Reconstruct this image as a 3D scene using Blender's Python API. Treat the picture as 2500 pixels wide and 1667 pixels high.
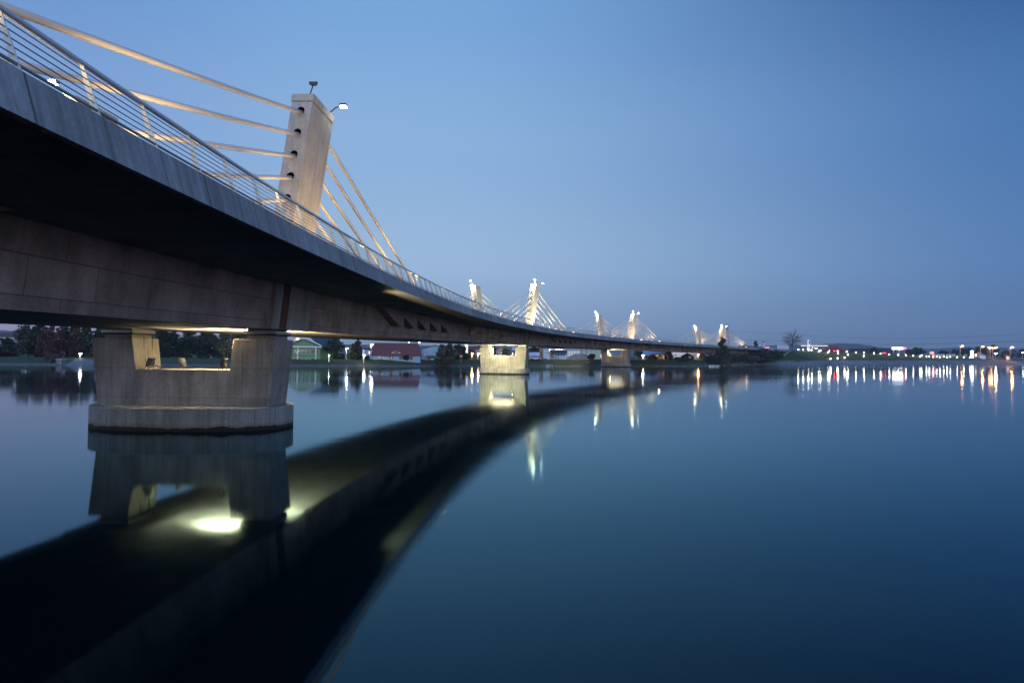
import bpy, math, random
import numpy as np
from mathutils import Vector
random.seed(7)
sc = bpy.context.scene
for o in list(bpy.data.objects): bpy.data.objects.remove(o)
R = math.radians

# ---------------------------------------------------------------- camera
F = 1738.54; PITCH = .024758; HC = 3.692; ROLL = .009423; VS = -11.70
cd = bpy.data.cameras.new('camera'); cam = bpy.data.objects.new('camera', cd); sc.collection.objects.link(cam); sc.camera = cam
cp, sp = math.cos(PITCH), math.sin(PITCH)
Rv = Vector((1, 0, 0)); Fv = Vector((0, cp, sp)); Uv = Vector((0, -sp, cp))
cr, sr = math.cos(ROLL), math.sin(ROLL)
R2 = Rv*cr + Uv*sr; U2 = Uv*cr - Rv*sr
from mathutils import Matrix
M = Matrix((R2, U2, -Fv)).transposed().to_4x4(); M.translation = Vector((0, 0, HC)); cam.matrix_world = M
cd.sensor_width = 36; cd.lens = F*36/2500; cd.shift_y = VS/2500; cd.clip_end = 9000; cd.clip_start = .1

def hz(u): return 833.5 + VS + F*math.tan(PITCH) + ROLL*(u - 1250)      # horizon row
def S(u, v, Y):                                                          # the point at depth Y seen at (u, v)
    a = u-1250; b = v-(833.5+VS); a, b = a+ROLL*b, b-ROLL*a
    zc = -b/F; y = cp - sp*zc; z = sp + cp*zc
    return Vector((a/F/y*Y, Y, HC + z/y*Y))

# ---------------------------------------------------------------- world (dusk)
def lin(r, g, b):
    f = lambda c: (c/255/12.92) if c <= 10 else ((c/255+.055)/1.055)**2.4
    return (f(r), f(g), f(b), 1)
w = bpy.data.worlds.new('World'); sc.world = w; w.use_nodes = True
nt = w.node_tree; N = nt.nodes; Lk = nt.links
for n in list(N): N.remove(n)
out = N.new('ShaderNodeOutputWorld'); bg = N.new('ShaderNodeBackground'); Lk.new(bg.outputs[0], out.inputs[0])
geo = N.new('ShaderNodeTexCoord'); sx = N.new('ShaderNodeSeparateXYZ'); Lk.new(geo.outputs['Generated'], sx.inputs[0])
def ramp(stops, src):
    r = N.new('ShaderNodeValToRGB'); e = r.color_ramp.elements
    while len(e) > 1: e.remove(e[-1])
    e[0].position = stops[0][0]; e[0].color = stops[0][1]
    for p, c in stops[1:]: k = e.new(p); k.color = c
    r.color_ramp.interpolation = 'EASE'
    Lk.new(src, r.inputs[0]); return r.outputs[0]
mz = N.new('ShaderNodeMapRange'); mz.inputs[1].default_value = -.1; mz.inputs[2].default_value = .9; Lk.new(sx.outputs[2], mz.inputs[0])
e_ = lambda z: (z+.1)/1.
rl = ramp([(0, lin(20, 24, 34)), (e_(-.01), lin(96, 100, 132)), (e_(.012), lin(134, 154, 185)), (e_(.05), lin(149, 177, 209)), (e_(.12), lin(158, 190, 224)), (e_(.27), lin(141, 180, 223)), (e_(.45), lin(120, 167, 219)), (e_(.85), lin(52, 92, 160))], mz.outputs[0])
rr = ramp([(0, lin(14, 18, 26)), (e_(-.01), lin(46, 66, 98)), (e_(.012), lin(80, 112, 153)), (e_(.05), lin(82, 117, 166)), (e_(.12), lin(80, 123, 177)), (e_(.27), lin(68, 115, 174)), (e_(.45), lin(44, 88, 148)), (e_(.85), lin(22, 48, 96))], mz.outputs[0])
at = N.new('ShaderNodeMath'); at.operation = 'ARCTAN2'; Lk.new(sx.outputs[0], at.inputs[0]); Lk.new(sx.outputs[1], at.inputs[1])
ma = N.new('ShaderNodeMapRange'); ma.interpolation_type = 'SMOOTHSTEP'; ma.inputs[1].default_value = R(-8); ma.inputs[2].default_value = R(43); Lk.new(at.outputs[0], ma.inputs[0])
mx = N.new('ShaderNodeMix'); mx.data_type = 'RGBA'; Lk.new(ma.outputs[0], mx.inputs[0]); Lk.new(rl, mx.inputs[6]); Lk.new(rr, mx.inputs[7])
rq = ramp([(0, lin(22, 24, 32)), (e_(-.01), lin(120, 112, 142)), (e_(.012), lin(158, 146, 178)), (e_(.05), lin(164, 160, 194)), (e_(.12), lin(156, 168, 208)), (e_(.27), lin(128, 162, 214)), (e_(.45), lin(104, 150, 208)), (e_(.85), lin(52, 92, 160))], mz.outputs[0])
mq = N.new('ShaderNodeMapRange'); mq.interpolation_type = 'SMOOTHSTEP'; mq.inputs[1].default_value = R(-12); mq.inputs[2].default_value = R(-36); Lk.new(at.outputs[0], mq.inputs[0])
mx0 = mx; mx = N.new('ShaderNodeMix'); mx.data_type = 'RGBA'; Lk.new(mq.outputs[0], mx.inputs[0]); Lk.new(mx0.outputs[2], mx.inputs[6]); Lk.new(rq, mx.inputs[7])
# afterglow behind the viewer: pink low down, pale blue above
rb = ramp([(0, lin(60, 56, 60)), (e_(-.01), lin(178, 165, 172)), (e_(.03), lin(214, 200, 206)), (e_(.12), lin(205, 205, 220)), (e_(.3), lin(170, 200, 235)), (e_(.6), lin(120, 165, 220)), (e_(.85), lin(70, 115, 185))], mz.outputs[0])
rbs = N.new('ShaderNodeVectorMath'); rbs.operation = 'SCALE'; rbs.inputs[3].default_value = 2.1; Lk.new(rb, rbs.inputs[0])
mb_ = N.new('ShaderNodeMapRange'); mb_.interpolation_type = 'SMOOTHSTEP'; mb_.inputs[1].default_value = .35; mb_.inputs[2].default_value = -.5; Lk.new(sx.outputs[1], mb_.inputs[0])
mx2 = N.new('ShaderNodeMix'); mx2.data_type = 'RGBA'; Lk.new(mb_.outputs[0], mx2.inputs[0]); Lk.new(mx.outputs[2], mx2.inputs[6]); Lk.new(rbs.outputs[0], mx2.inputs[7])
sky = N.new('ShaderNodeTexSky'); sky.sky_type = 'NISHITA'; sky.sun_disc = False; sky.sun_elevation = R(1); sky.sun_rotation = R(-70)
mk = N.new('ShaderNodeMix'); mk.data_type = 'RGBA'; mk.blend_type = 'ADD'; mk.inputs[0].default_value = 1
sk = N.new('ShaderNodeVectorMath'); sk.operation = 'SCALE'; sk.inputs[3].default_value = .004; Lk.new(sky.outputs[0], sk.inputs[0])
Lk.new(mx2.outputs[2], mk.inputs[6]); Lk.new(sk.outputs[0], mk.inputs[7]); Lk.new(mk.outputs[2], bg.inputs[0]); bg.inputs[1].default_value = 1.0
sc.view_settings.view_transform = 'Standard'; sc.view_settings.look = 'None'; sc.view_settings.exposure = 0; sc.view_settings.gamma = 1
sc.render.engine = 'CYCLES'; cy = sc.cycles
cy.use_denoising = True; cy.max_bounces = 6; cy.diffuse_bounces = 3; cy.glossy_bounces = 3; cy.transmission_bounces = 2
cy.caustics_reflective = False; cy.caustics_refractive = False; cy.sample_clamp_indirect = 60; cy.use_light_tree = True; cy.use_adaptive_sampling = False

# ---------------------------------------------------------------- materials
def mat(name, col, rough=.8, emit=None, es=0, metal=0):
    m = bpy.data.materials.new(name); m.use_nodes = True; p = m.node_tree.nodes['Principled BSDF']
    p.inputs['Base Color'].default_value = (*col, 1); p.inputs['Roughness'].default_value = rough; p.inputs['Metallic'].default_value = metal
    if emit: p.inputs['Emission Color'].default_value = (*emit, 1); p.inputs['Emission Strength'].default_value = es
    return m
def nz(m, scale, detail=6, coord='Object', st=(1, 1, 1)):
    n, l = m.node_tree.nodes, m.node_tree.links
    c = n.new('ShaderNodeTexCoord'); mp = n.new('ShaderNodeMapping'); mp.inputs['Scale'].default_value = st
    l.new(c.outputs[coord], mp.inputs[0]); t = n.new('ShaderNodeTexNoise'); t.inputs['Scale'].default_value = scale; t.inputs['Detail'].default_value = detail
    t.inputs['Roughness'].default_value = .6
    l.new(mp.outputs[0], t.inputs[0]); return t.outputs[0]
def rampn(m, src, a, b, ca, cb):
    n, l = m.node_tree.nodes, m.node_tree.links
    r = n.new('ShaderNodeValToRGB'); r.color_ramp.elements[0].position = a; r.color_ramp.elements[1].position = b
    r.color_ramp.elements[0].color = (*ca, 1); r.color_ramp.elements[1].color = (*cb, 1); l.new(src, r.inputs[0]); return r.outputs[0]
def mul(m, a, b, fac=1., mode='MULTIPLY'):
    n, l = m.node_tree.nodes, m.node_tree.links
    x = n.new('ShaderNodeMix'); x.data_type = 'RGBA'; x.blend_type = mode; x.inputs[0].default_value = fac
    for k, s in ((6, a), (7, b)):
        if isinstance(s, tuple): x.inputs[k].default_value = (*s, 1)
        else: l.new(s, x.inputs[k])
    return x.outputs[2]
def bump(m, src, st=.3, d=.02):
    n, l = m.node_tree.nodes, m.node_tree.links
    b = n.new('ShaderNodeBump'); b.inputs['Strength'].default_value = st; b.inputs['Distance'].default_value = d
    l.new(src, b.inputs['Height']); l.new(b.outputs[0], n['Principled BSDF'].inputs['Normal'])
def setc(m, c): m.node_tree.links.new(c, m.node_tree.nodes['Principled BSDF'].inputs['Base Color'])
def concrete(name, col, joints=None, streak=.35, mott=.3, rough=.85, wet=False, uoff=0):
    m = mat(name, col, rough); n, l = m.node_tree.nodes, m.node_tree.links
    w1 = rampn(m, nz(m, .6, 8), .3, .7, (1-mott,)*3, (1+.3*mott,)*3)
    c = mul(m, tuple(col), w1)
    st = rampn(m, nz(m, 1.0, 5, 'UV', (3.2, .22, 1)), .38, .62, (1-streak, 1-streak*1.05, 1-streak*1.1), (1, 1, 1))
    c = mul(m, c, st)
    f = nz(m, 9, 4); c = mul(m, c, rampn(m, f, .3, .7, (.82,)*3, (1.08,)*3))
    if joints:
        bw, bh, off, dark = joints
        uvn = n.new('ShaderNodeTexCoord'); mp = n.new('ShaderNodeMapping'); l.new(uvn.outputs['UV'], mp.inputs[0]); mp.inputs['Location'].default_value = (uoff, .3 if uoff else 0, 0)
        b = n.new('ShaderNodeTexBrick'); l.new(mp.outputs[0], b.inputs[0]); b.offset = off
        b.inputs['Scale'].default_value = 1; b.inputs['Brick Width'].default_value = bw; b.inputs['Row Height'].default_value = bh
        b.inputs['Mortar Size'].default_value = .026; b.inputs['Mortar Smooth'].default_value = .6; b.inputs['Bias'].default_value = 0
        b.inputs['Color1'].default_value = (1, 1, 1, 1); b.inputs['Color2'].default_value = (.7, .68, .68, 1); b.inputs['Mortar'].default_value = (dark, dark*.95, dark*.9, 1)
        c = mul(m, c, b.outputs[0])
        if uoff:       # drip stains below every railing post
            b2 = n.new('ShaderNodeTexBrick'); l.new(mp.outputs[0], b2.inputs[0]); b2.offset = 0
            b2.inputs['Scale'].default_value = 1; b2.inputs['Brick Width'].default_value = 1.9915; b2.inputs['Row Height'].default_value = 40; b2.inputs['Mortar Size'].default_value = .07; b2.inputs['Mortar Smooth'].default_value = 1
            b2.inputs['Color1'].default_value = (1, 1, 1, 1); b2.inputs['Color2'].default_value = (.93, .93, .94, 1); b2.inputs['Mortar'].default_value = (.62, .6, .58, 1)
            c = mul(m, c, b2.outputs[0])
    if wet:
        g = n.new('ShaderNodeNewGeometry'); s = n.new('ShaderNodeSeparateXYZ'); l.new(g.outputs['Position'], s.inputs[0])
        ad = n.new('ShaderNodeMath'); ad.operation = 'MULTIPLY_ADD'; l.new(nz(m, 1.2, 4), ad.inputs[0]); ad.inputs[1].default_value = -.35; l.new(s.outputs[2], ad.inputs[2])
        c = mul(m, c, rampn(m, ad.outputs[0], -.12, .03, (.06, .06, .05), (1, 1, 1)))
        c = mul(m, c, rampn(m, ad.outputs[0], -.02, .22, (.7, .58, .42), (1, 1, 1)))
    setc(m, c); bump(m, f, .25, .015); return m
def noisy(name, col, scale=1., amt=.35, rough=.85, b=0):
    m = mat(name, col, rough); f = nz(m, scale, 6)
    setc(m, mul(m, tuple(col), rampn(m, f, .3, .7, (1-amt,)*3, (1+amt*.6,)*3)))
    if b: bump(m, f, b, .05)
    return m
def foliage(name, c1, c2, scale=.35):
    m = mat(name, c1, .7); setc(m, rampn(m, nz(m, scale, 5), .38, .62, c1, c2)); return m
def emit(name, col, s):
    return mat(name, (.8, .8, .8), .5, col, s)

M_edge = concrete('edge_concrete', (.32, .355, .40), (1.9915*3, 40, 0, .35), .38, .25, uoff=26.07+1.9915*60)
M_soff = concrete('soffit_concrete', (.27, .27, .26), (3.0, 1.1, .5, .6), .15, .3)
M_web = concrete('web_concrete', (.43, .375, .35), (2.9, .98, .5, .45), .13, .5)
M_pyl = concrete('pylon_concrete', (.44, .43, .41), None, .17, .22)
M_pier = concrete('pier_concrete', (.40, .405, .40), (3.6, 1.45, 0, .7), .3, .38)
M_cap = concrete('cap_concrete', (.35, .38, .40), (1.12, 9, 0, .55), .3, .25, wet=True)
M_asph = noisy('asphalt', (.06, .06, .062), 3, .3, .85)
M_walk = noisy('footway', (.34, .33, .31), 2, .2)
M_steel = mat('galvanised_steel', (.62, .63, .64), .42, metal=.55)
M_rod = mat('rod_steel', (.24, .25, .27), .5, metal=.4)
M_post = noisy('painted_steel', (.52, .56, .55), 6, .12, .5)
M_stay = noisy('stay_sheath', (.62, .6, .56), 1.5, .04, .45)
M_dark = mat('dark_metal', (.03, .032, .035), .5)
M_hole = mat('hole_lining', (.02, .018, .016), .9)
M_rust = noisy('rust_panel', (.10, .045, .03), 2, .4)
M_black = mat('rubber', (.012, .012, .013), .6)
M_plate = mat('bearing_plate', (.3, .32, .34), .45, metal=.5)
M_cable = mat('cable', (.06, .05, .045), .7)
M_glass = mat('window_glass', (.03, .045, .07), .12)
M_white = noisy('white_render', (.66, .69, .74), .6, .1)
M_trim = mat('white_trim', (.72, .74, .76), .6)
M_wood = noisy('grey_wood', (.07, .06, .05), 5, .3)

# water
M_water = bpy.data.materials.new('water'); M_water.use_nodes = True
n, l = M_water.node_tree.nodes, M_water.node_tree.links
n.remove(n['Principled BSDF']); wo_ = n['Material Output']
fr = n.new('ShaderNodeFresnel'); fr.inputs[0].default_value = 1.33
df = n.new('ShaderNodeBsdfDiffuse'); df.inputs[0].default_value = (.001, .006, .008, 1)
gl = n.new('ShaderNodeBsdfGlossy')
cr_ = n.new('ShaderNodeValToRGB'); e = cr_.color_ramp.elements; e[0].position = 0; e[0].color = (.41, .78, .92, 1); e[1].position = .95; e[1].color = (.95, .97, 1, 1)
k_ = e.new(.42); k_.color = (.54, .84, .94, 1); l.new(fr.outputs[0], cr_.inputs[0]); l.new(cr_.outputs[0], gl.inputs[0])
ms = n.new('ShaderNodeMixShader'); l.new(fr.outputs[0], ms.inputs[0]); l.new(df.outputs[0], ms.inputs[1]); l.new(gl.outputs[0], ms.inputs[2]); l.new(ms.outputs[0], wo_.inputs[0])
rg = nz(M_water, .03, 4, 'Object', (1, 2.2, 1)); mr = n.new('ShaderNodeMapRange'); mr.inputs[1].default_value = .42; mr.inputs[2].default_value = .66; mr.inputs[3].default_value = .045; mr.inputs[4].default_value = .085
l.new(rg, mr.inputs[0]); l.new(mr.outputs[0], gl.inputs['Roughness'])
ba = nz(M_water, .4, 3, 'Object', (.3, 1.8, 1)); bm = n.new('ShaderNodeBump'); mk_ = nz(M_water, .022, 3, 'Object', (.6, 2.6, 1)); mm_ = n.new('ShaderNodeMapRange'); mm_.inputs[1].default_value = .5; mm_.inputs[2].default_value = .62; mm_.inputs[3].default_value = .012; mm_.inputs[4].default_value = .11; l.new(mk_, mm_.inputs[0]); l.new(mm_.outputs[0], bm.inputs['Strength']); bm.inputs['Distance'].default_value = .05
l.new(ba, bm.inputs['Height']); l.new(bm.outputs[0], gl.inputs['Normal'])

# ground
M_grass = mat('bank_grass', (.05, .075, .03), .9)
setc(M_grass, mul(M_grass, rampn(M_grass, nz(M_grass, .12, 8), .35, .65, (.022, .042, .012), (.055, .072, .022)), rampn(M_grass, nz(M_grass, 2.5, 4), .3, .7, (.6,)*3, (1.2,)*3)))
bump(M_grass, nz(M_grass, 3, 5), .8, .3)
M_stone = noisy('bank_stone', (.12, .11, .105), 1.2, .55, .9, .9)
M_rev = concrete('revetment', (.24, .26, .28), (9, 30, 0, .35), .35, .3)
M_hill = noisy('hazed_forest', (.05, .075, .10), .02, .25, 1)  # the blue of distant haze is mixed into this forest colour
M_sand = noisy('gravel_heap', (.24, .21, .19), .5, .35, .95, .8)

# ---------------------------------------------------------------- mesh builder
class MB:
    def __init__(s): s.v = []; s.f = []; s.uv = None; s.sm = False
    def add(s, vs, fs, uv=None):
        o = len(s.v); s.v += [tuple(a) for a in vs]; s.f += [tuple(o+i for i in f) for f in fs]
        if uv is not None:
            if s.uv is None: s.uv = [(0, 0)]*o
            s.uv += uv
        return s
    def hexa(s, p):        # 4 bottom + 4 top corners
        return s.add(p, [(0, 3, 2, 1), (4, 5, 6, 7), (0, 1, 5, 4), (1, 2, 6, 5), (2, 3, 7, 6), (3, 0, 4, 7)])
    def box(s, x0, x1, y0, y1, z0, z1):
        return s.hexa([(x0, y0, z0), (x1, y0, z0), (x1, y1, z0), (x0, y1, z0), (x0, y0, z1), (x1, y0, z1), (x1, y1, z1), (x0, y1, z1)])
    def obox(s, c, ax, ay, az):      # centre and three half-axis vectors
        c, ax, ay, az = map(Vector, (c, ax, ay, az))
        return s.hexa([c-ax-ay-az, c+ax-ay-az, c+ax+ay-az, c-ax+ay-az, c-ax-ay+az, c+ax-ay+az, c+ax+ay+az, c-ax+ay+az])
    def tube(s, pts, r, n=8, r2=None, cap=True):
        pts = [Vector(p) for p in pts]; m = len(pts); o = len(s.v); vs = []; fs = []
        for i, p in enumerate(pts):
            d = (pts[min(i+1, m-1)]-pts[max(i-1, 0)]).normalized()
            a = d.cross(Vector((0, 0, 1))); a = a.normalized() if a.length > 1e-3 else Vector((1, 0, 0)); b = a.cross(d)
            rr = r if r2 is None else r+(r2-r)*i/(m-1)
            for k in range(n):
                t = 2*math.pi*k/n; vs.append(p + a*math.cos(t)*rr + b*math.sin(t)*rr)
        for i in range(m-1):
            for k in range(n): k2 = (k+1) % n; fs.append((i*n+k, i*n+k2, (i+1)*n+k2, (i+1)*n+k))
        if cap: fs.append(tuple(range(n-1, -1, -1))); fs.append(tuple((m-1)*n+k for k in range(n)))
        return s.add(vs, fs)
    def ball(s, c, r, n=8, sz=1, sx=1, sy=1):
        vs = []; fs = []
        for i in range(n//2+1):
            a = math.pi*i/(n//2)
            for k in range(n): t = 2*math.pi*k/n; vs.append((c[0]+r*sx*math.sin(a)*math.cos(t), c[1]+r*sy*math.sin(a)*math.sin(t), c[2]+r*sz*math.cos(a)))
        for i in range(n//2):
            for k in range(n): fs.append((i*n+k, (i+1)*n+k, (i+1)*n+(k+1) % n, i*n+(k+1) % n))
        return s.add(vs, fs)
    def prism(s, poly, ex):          # poly: 3-D points, extruded by vector
        ex = Vector(ex); k = len(poly); vs = [Vector(p) for p in poly]+[Vector(p)+ex for p in poly]
        fs = [tuple(range(k-1, -1, -1)), tuple(range(k, 2*k))]+[(i, (i+1) % k, k+(i+1) % k, k+i) for i in range(k)]
        return s.add(vs, fs)
    def build(s, name, m, parent=None, smooth=False):
        me = bpy.data.meshes.new(name); me.from_pydata([tuple(v) for v in s.v], [], s.f); me.materials.append(m)
        ul = me.uv_layers.new(name='UVMap')
        if s.uv is not None:
            s.uv += [(0, 0)]*(len(s.v)-len(s.uv))
            li = [0]*len(me.loops); me.loops.foreach_get('vertex_index', li)
            ul.data.foreach_set('uv', [c for i in li for c in s.uv[i]])
        elif len(s.f) < 6000:
            for pl in me.polygons:
                nn = pl.normal
                if abs(nn.z) > .8: f = lambda c: (c.x, c.y)
                else:
                    h = Vector((-nn.y, nn.x, 0)).normalized(); f = lambda c, h=h: (c.dot(h), c.z)
                for q in pl.loop_indices: ul.data[q].uv = f(me.vertices[me.loops[q].vertex_index].co)
        if smooth: me.polygons.foreach_set('use_smooth', [True]*len(me.polygons))
        o = bpy.data.objects.new(name, me); sc.collection.objects.link(o)
        if parent: o.parent = parent
        return o
def tag(o, label, cat, group=None, kind=None):
    if label: o['label'] = label
    if cat: o['category'] = cat
    if group: o['group'] = group
    if kind: o['kind'] = kind
    return o
def thing(name, label, cat, loc=(0, 0, 0), rz=0, group=None):
    o = bpy.data.objects.new(name, None); sc.collection.objects.link(o); o.location = loc; o.rotation_euler = (0, 0, rz); o.empty_display_size = .2
    return tag(o, label, cat, group)
def face_cam(p): return -math.atan2(p[0], p[1])          # yaw so that local -Y looks at the camera
def light(kind, loc, power, col, parent=None, aim=None, size=.2, angle=120, blend=.5, name='lamp_light'):
    ld = bpy.data.lights.new(name, kind); ld.energy = power; ld.color = col
    ld.shadow_soft_size = size
    if kind == 'SPOT': ld.spot_size = R(angle); ld.spot_blend = blend
    o = bpy.data.objects.new(name, ld); sc.collection.objects.link(o); o.location = loc
    if aim is not None: o.rotation_euler = (Vector(aim)-Vector(loc)).to_track_quat('-Z', 'Y').to_euler()
    if parent: o.parent = parent
    return o

# ---------------------------------------------------------------- bridge geometry
X1, Y1, TH, RB = -15.879412, 35.734138, .04127087, 475.29015
PB = Vector((X1, Y1)); nv = lambda a: Vector((math.cos(a), -math.sin(a))); CB = PB + RB*nv(TH)
def zd(s): return 7.80141 + .009055*s - 2.812e-5*s*s
def W(s, t, dz):
    p = CB-(RB-t)*nv(TH+s/RB); return Vector((p.x, p.y, zd(s)+dz))
def L(s0, l, t, z, ab=False):       # straight frame at s0; z above deck line, or absolute
    a = TH+s0/RB; p = CB-(RB-t)*nv(a)+l*Vector((math.sin(a), math.cos(a))); return Vector((p.x, p.y, z if ab else zd(s0)+z))
E_ = 9.425; S0, S1 = -64., 369.
def hf(s): return .73 + .22*min(1, max(0, (s-15)/95))
SP = 99.64; PIERS = [0, SP, 2*SP, 3*SP]
bridge = thing('bridge', 'long curved concrete road bridge with leaning stay pylons crossing the calm river', 'bridge')

def sweep(sec, s0, s1, step=2., closed=True, uvs=True):
    m = MB(); k = None; n = int(round((s1-s0)/step)); vs = []; uv = []
    for i in range(n+1):
        s = s0+(s1-s0)*i/n; c = sec(s); k = len(c); d = 0
        for j, (t, dz) in enumerate(c):
            if j: d += math.hypot(t-c[j-1][0], dz-c[j-1][1])
            vs.append(W(s, t, dz)); uv.append((s, d))
    fs = []
    for i in range(n):
        for j in range(k if closed else k-1):
            j2 = (j+1) % k; fs.append((i*k+j, (i+1)*k+j, (i+1)*k+j2, i*k+j2))
    if closed: fs.append(tuple(range(k))); fs.append(tuple(n*k+j for j in range(k-1, -1, -1)))
    m.add(vs, fs, uv); return m
def slab_sec(s):
    h = hf(s)
    return [(E_-.32, -.02), (E_-.32, -.17), (4.2, -.17), (4.2, -.30), (-4.2, -.30), (-4.2, -.17), (-E_+.32, -.17), (-E_+.32, -.02),
            (-E_-.1, -h+.15), (-4.9, -.86), (4.9, -.86), (E_-.02, -h+.17)]
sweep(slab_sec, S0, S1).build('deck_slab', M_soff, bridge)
def edge_sec(sg):
    def f(s):
        h = hf(s); o = .28*h
        pts = [(E_, 0), (E_+o, -h), (E_+o-.12, -h-.02), (E_+o-.16, -h+.12), (E_-.02, -h+.165), (E_-.318, -.16), (E_-.318, 0)]
        return [(sg*t, z) for t, z in (pts if sg > 0 else pts[::-1])]
    return f
sweep(edge_sec(1), S0, S1).build('edge_beam', M_edge, bridge)
sweep(edge_sec(-1), S0, S1).build('edge_beam', M_edge, bridge)
sweep(lambda s: [(-4.1, -.295), (-4.1, -.22), (4.1, -.22), (4.1, -.295)], S0, S1, 4).build('roadway', M_asph, bridge)
sweep(lambda s: [(-.07, -.218), (-.07, -.214), (.07, -.214), (.07, -.218)], S0, S1, 4).build('centre_line', M_trim, bridge)
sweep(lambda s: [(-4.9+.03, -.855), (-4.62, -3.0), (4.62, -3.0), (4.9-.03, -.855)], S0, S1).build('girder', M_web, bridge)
# anchor blocks on both webs and buttresses over the piers
SA = [43, 38, 33, 28, 23]; HS = [7.45, 6.4, 5.35, 4.3, 3.25]
for s0 in PIERS:
    for dr in (-1, 1):
        for sa in SA:
            if s0+dr*sa < S0+4: continue
            if s0 == 0 and dr < 0: sa += 3.6
            for sg in (1, -1):
                m = MB(); a = [(sa-6.4, -.865), (sa-.9, -2.1), (sa+.5, -2.1), (sa+.62, -.865)]
                q = [W(s0+dr*x, sg*(4.66+(z+2.1)*.1), z) for x, z in a]; q2 = [W(s0+dr*x, sg*(5.42), z) for x, z in a]
                m.add(q+q2, [(0, 1, 2, 3), (7, 6, 5, 4)]+[(i, 4+i, 4+(i+1) % 4, (i+1) % 4) for i in range(4)]); m.build('anchor_block', M_web, bridge)
    for sg in (1, -1):
        m = MB(); m.hexa([L(s0, -2.6, sg*4.4, -3.01), L(s0, 2.6, sg*4.4, -3.01), L(s0, 2.6, sg*4.83, -3.01), L(s0, -2.6, sg*4.83, -3.01),
                          L(s0, -2.6, sg*4.4, -.84), L(s0, 2.6, sg*4.4, -.84), L(s0, 2.6, sg*5.08, -.84), L(s0, -2.6, sg*5.08, -.84)]); m.build('buttress', M_pier, bridge)
        m = MB(); m.hexa([L(s0, -1.6, sg*4.7, -3.0), L(s0, -.7, sg*4.7, -3.0), L(s0, -.7, sg*4.845, -3.0), L(s0, -1.6, sg*4.845, -3.0),
                          L(s0, -1.6, sg*4.9, -.87), L(s0, -.7, sg*4.9, -.87), L(s0, -.7, sg*5.095, -.87), L(s0, -1.6, sg*5.095, -.87)]); m.build('rust_strip', M_rust, bridge)
# pylons
PH = 8.251; HL = 1.66; HW = .5
def tcx(z): return 4.67+(5.84-4.67)*z/PH
def face_holes(m, s0, l, sg, z0, z1, side):
    # one end face of a pylon with five stay holes, each cell a ring of quads, plus the hole lining
    zs = [z0]+[(HS[i]+HS[i+1])/2 for i in (3, 2, 1, 0)]+[z1]
    hs = HS[::-1]; hls = []; NC = 24
    for c in range(5):
        za, zb, zh = zs[c], zs[c+1], hs[c]; rr = .19; inner = []; outer = []
        for k in range(NC):
            a = 2*math.pi*k/NC; ca, sa = math.cos(a), math.sin(a)
            inner.append((ca*rr, zh+sa*rr))
            q = min((HW/abs(ca)) if abs(ca) > 1e-6 else 9, ((zb-zh)/sa) if sa > 1e-6 else 9, ((zh-za)/-sa) if sa < -1e-6 else 9)
            outer.append((ca*q, zh+sa*q))
        corners = [(HW, zb), (-HW, zb), (-HW, za), (HW, za)]
        for cx, cz in corners:      # snap the nearest outer vertex to the corner
            j = min(range(NC), key=lambda j: (outer[j][0]-cx)**2+(outer[j][1]-cz)**2); outer[j] = (cx, cz)
        P3 = lambda x, z, ll=l: L(s0, ll, sg*(tcx(z)+x*1.), z)
        vs = [P3(*a) for a in inner]+[P3(*a) for a in outer]
        m.add(vs, [(k, (k+1) % NC, NC+(k+1) % NC, NC+k) for k in range(NC)])
        lin_ = [P3(x, z) for x, z in inner]+[P3(x, z, l-side*.55) for x, z in inner]
        hl = MB(); hls.append(hl); hl.add(lin_, [(k, (k+1) % NC, NC+(k+1) % NC, NC+k) for k in range(NC)]+[tuple(range(NC, 2*NC))])
    return hls
STAYC = 0
for pi, s0 in enumerate(PIERS):
    for sg in (1, -1):
        pn = MB(); zt = PH-.36; zb = -.16
        h1 = face_holes(pn, s0, -HL, sg, zb, zt, -1); h2 = face_holes(pn, s0, HL, sg, zb, zt, 1)
        ch = .06
        for x in (-HW, HW): pn.add([L(s0, -HL, sg*(tcx(zb)+x), zb), L(s0, HL, sg*(tcx(zb)+x), zb), L(s0, HL, sg*(tcx(zt)+x), zt), L(s0, -HL, sg*(tcx(zt)+x), zt)], [(0, 1, 2, 3)])
        py = pn.build('pylon', M_pyl, bridge)
        [h.build('stay_hole', M_hole, py) for h in h1+h2]
        c = MB(); a0, a1 = zt, PH; e = .035
        P8 = [L(s0, l_, sg*(tcx(z)+x), z) for z in (a0+.03, a1) for l_, x in ((-HL-e, -HW-e), (HL+e, -HW-e), (HL+e, HW+e), (-HL-e, HW+e))]
        c.hexa(P8); c.build('pylon_head', M_pyl, py)
        g = MB(); g.hexa([L(s0, l_, sg*(tcx(z)+x), z) for z in (a0-.0, a0+.03) for l_, x in ((-HL+.03, -HW+.03), (HL-.03, -HW+.03), (HL-.03, HW-.03), (-HL+.03, HW-.03))]); g.build('head_joint', M_hole, py)
        for dr in (-1, 1):
            for sa, h in zip(SA, HS):
                if pi == 0 and dr < 0: sa += 3.6
                a = L(s0, dr*(HL-.35), sg*(tcx(h)+.0), h); b = W(s0+dr*sa, sg*4.98, -2.0)
                d = b-a; b = a+d*min(1., 1.0)
                st = MB(); npt = 12
                pts = [a+d*(k/npt)-Vector((0, 0, .0045*d.length*4*(k/npt)*(1-k/npt))) for k in range(npt+1)]
                st.tube(pts, .098, 12 if pi < 2 else 8); so = st.build('stay_cable', M_stay, bridge, smooth=True)
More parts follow.
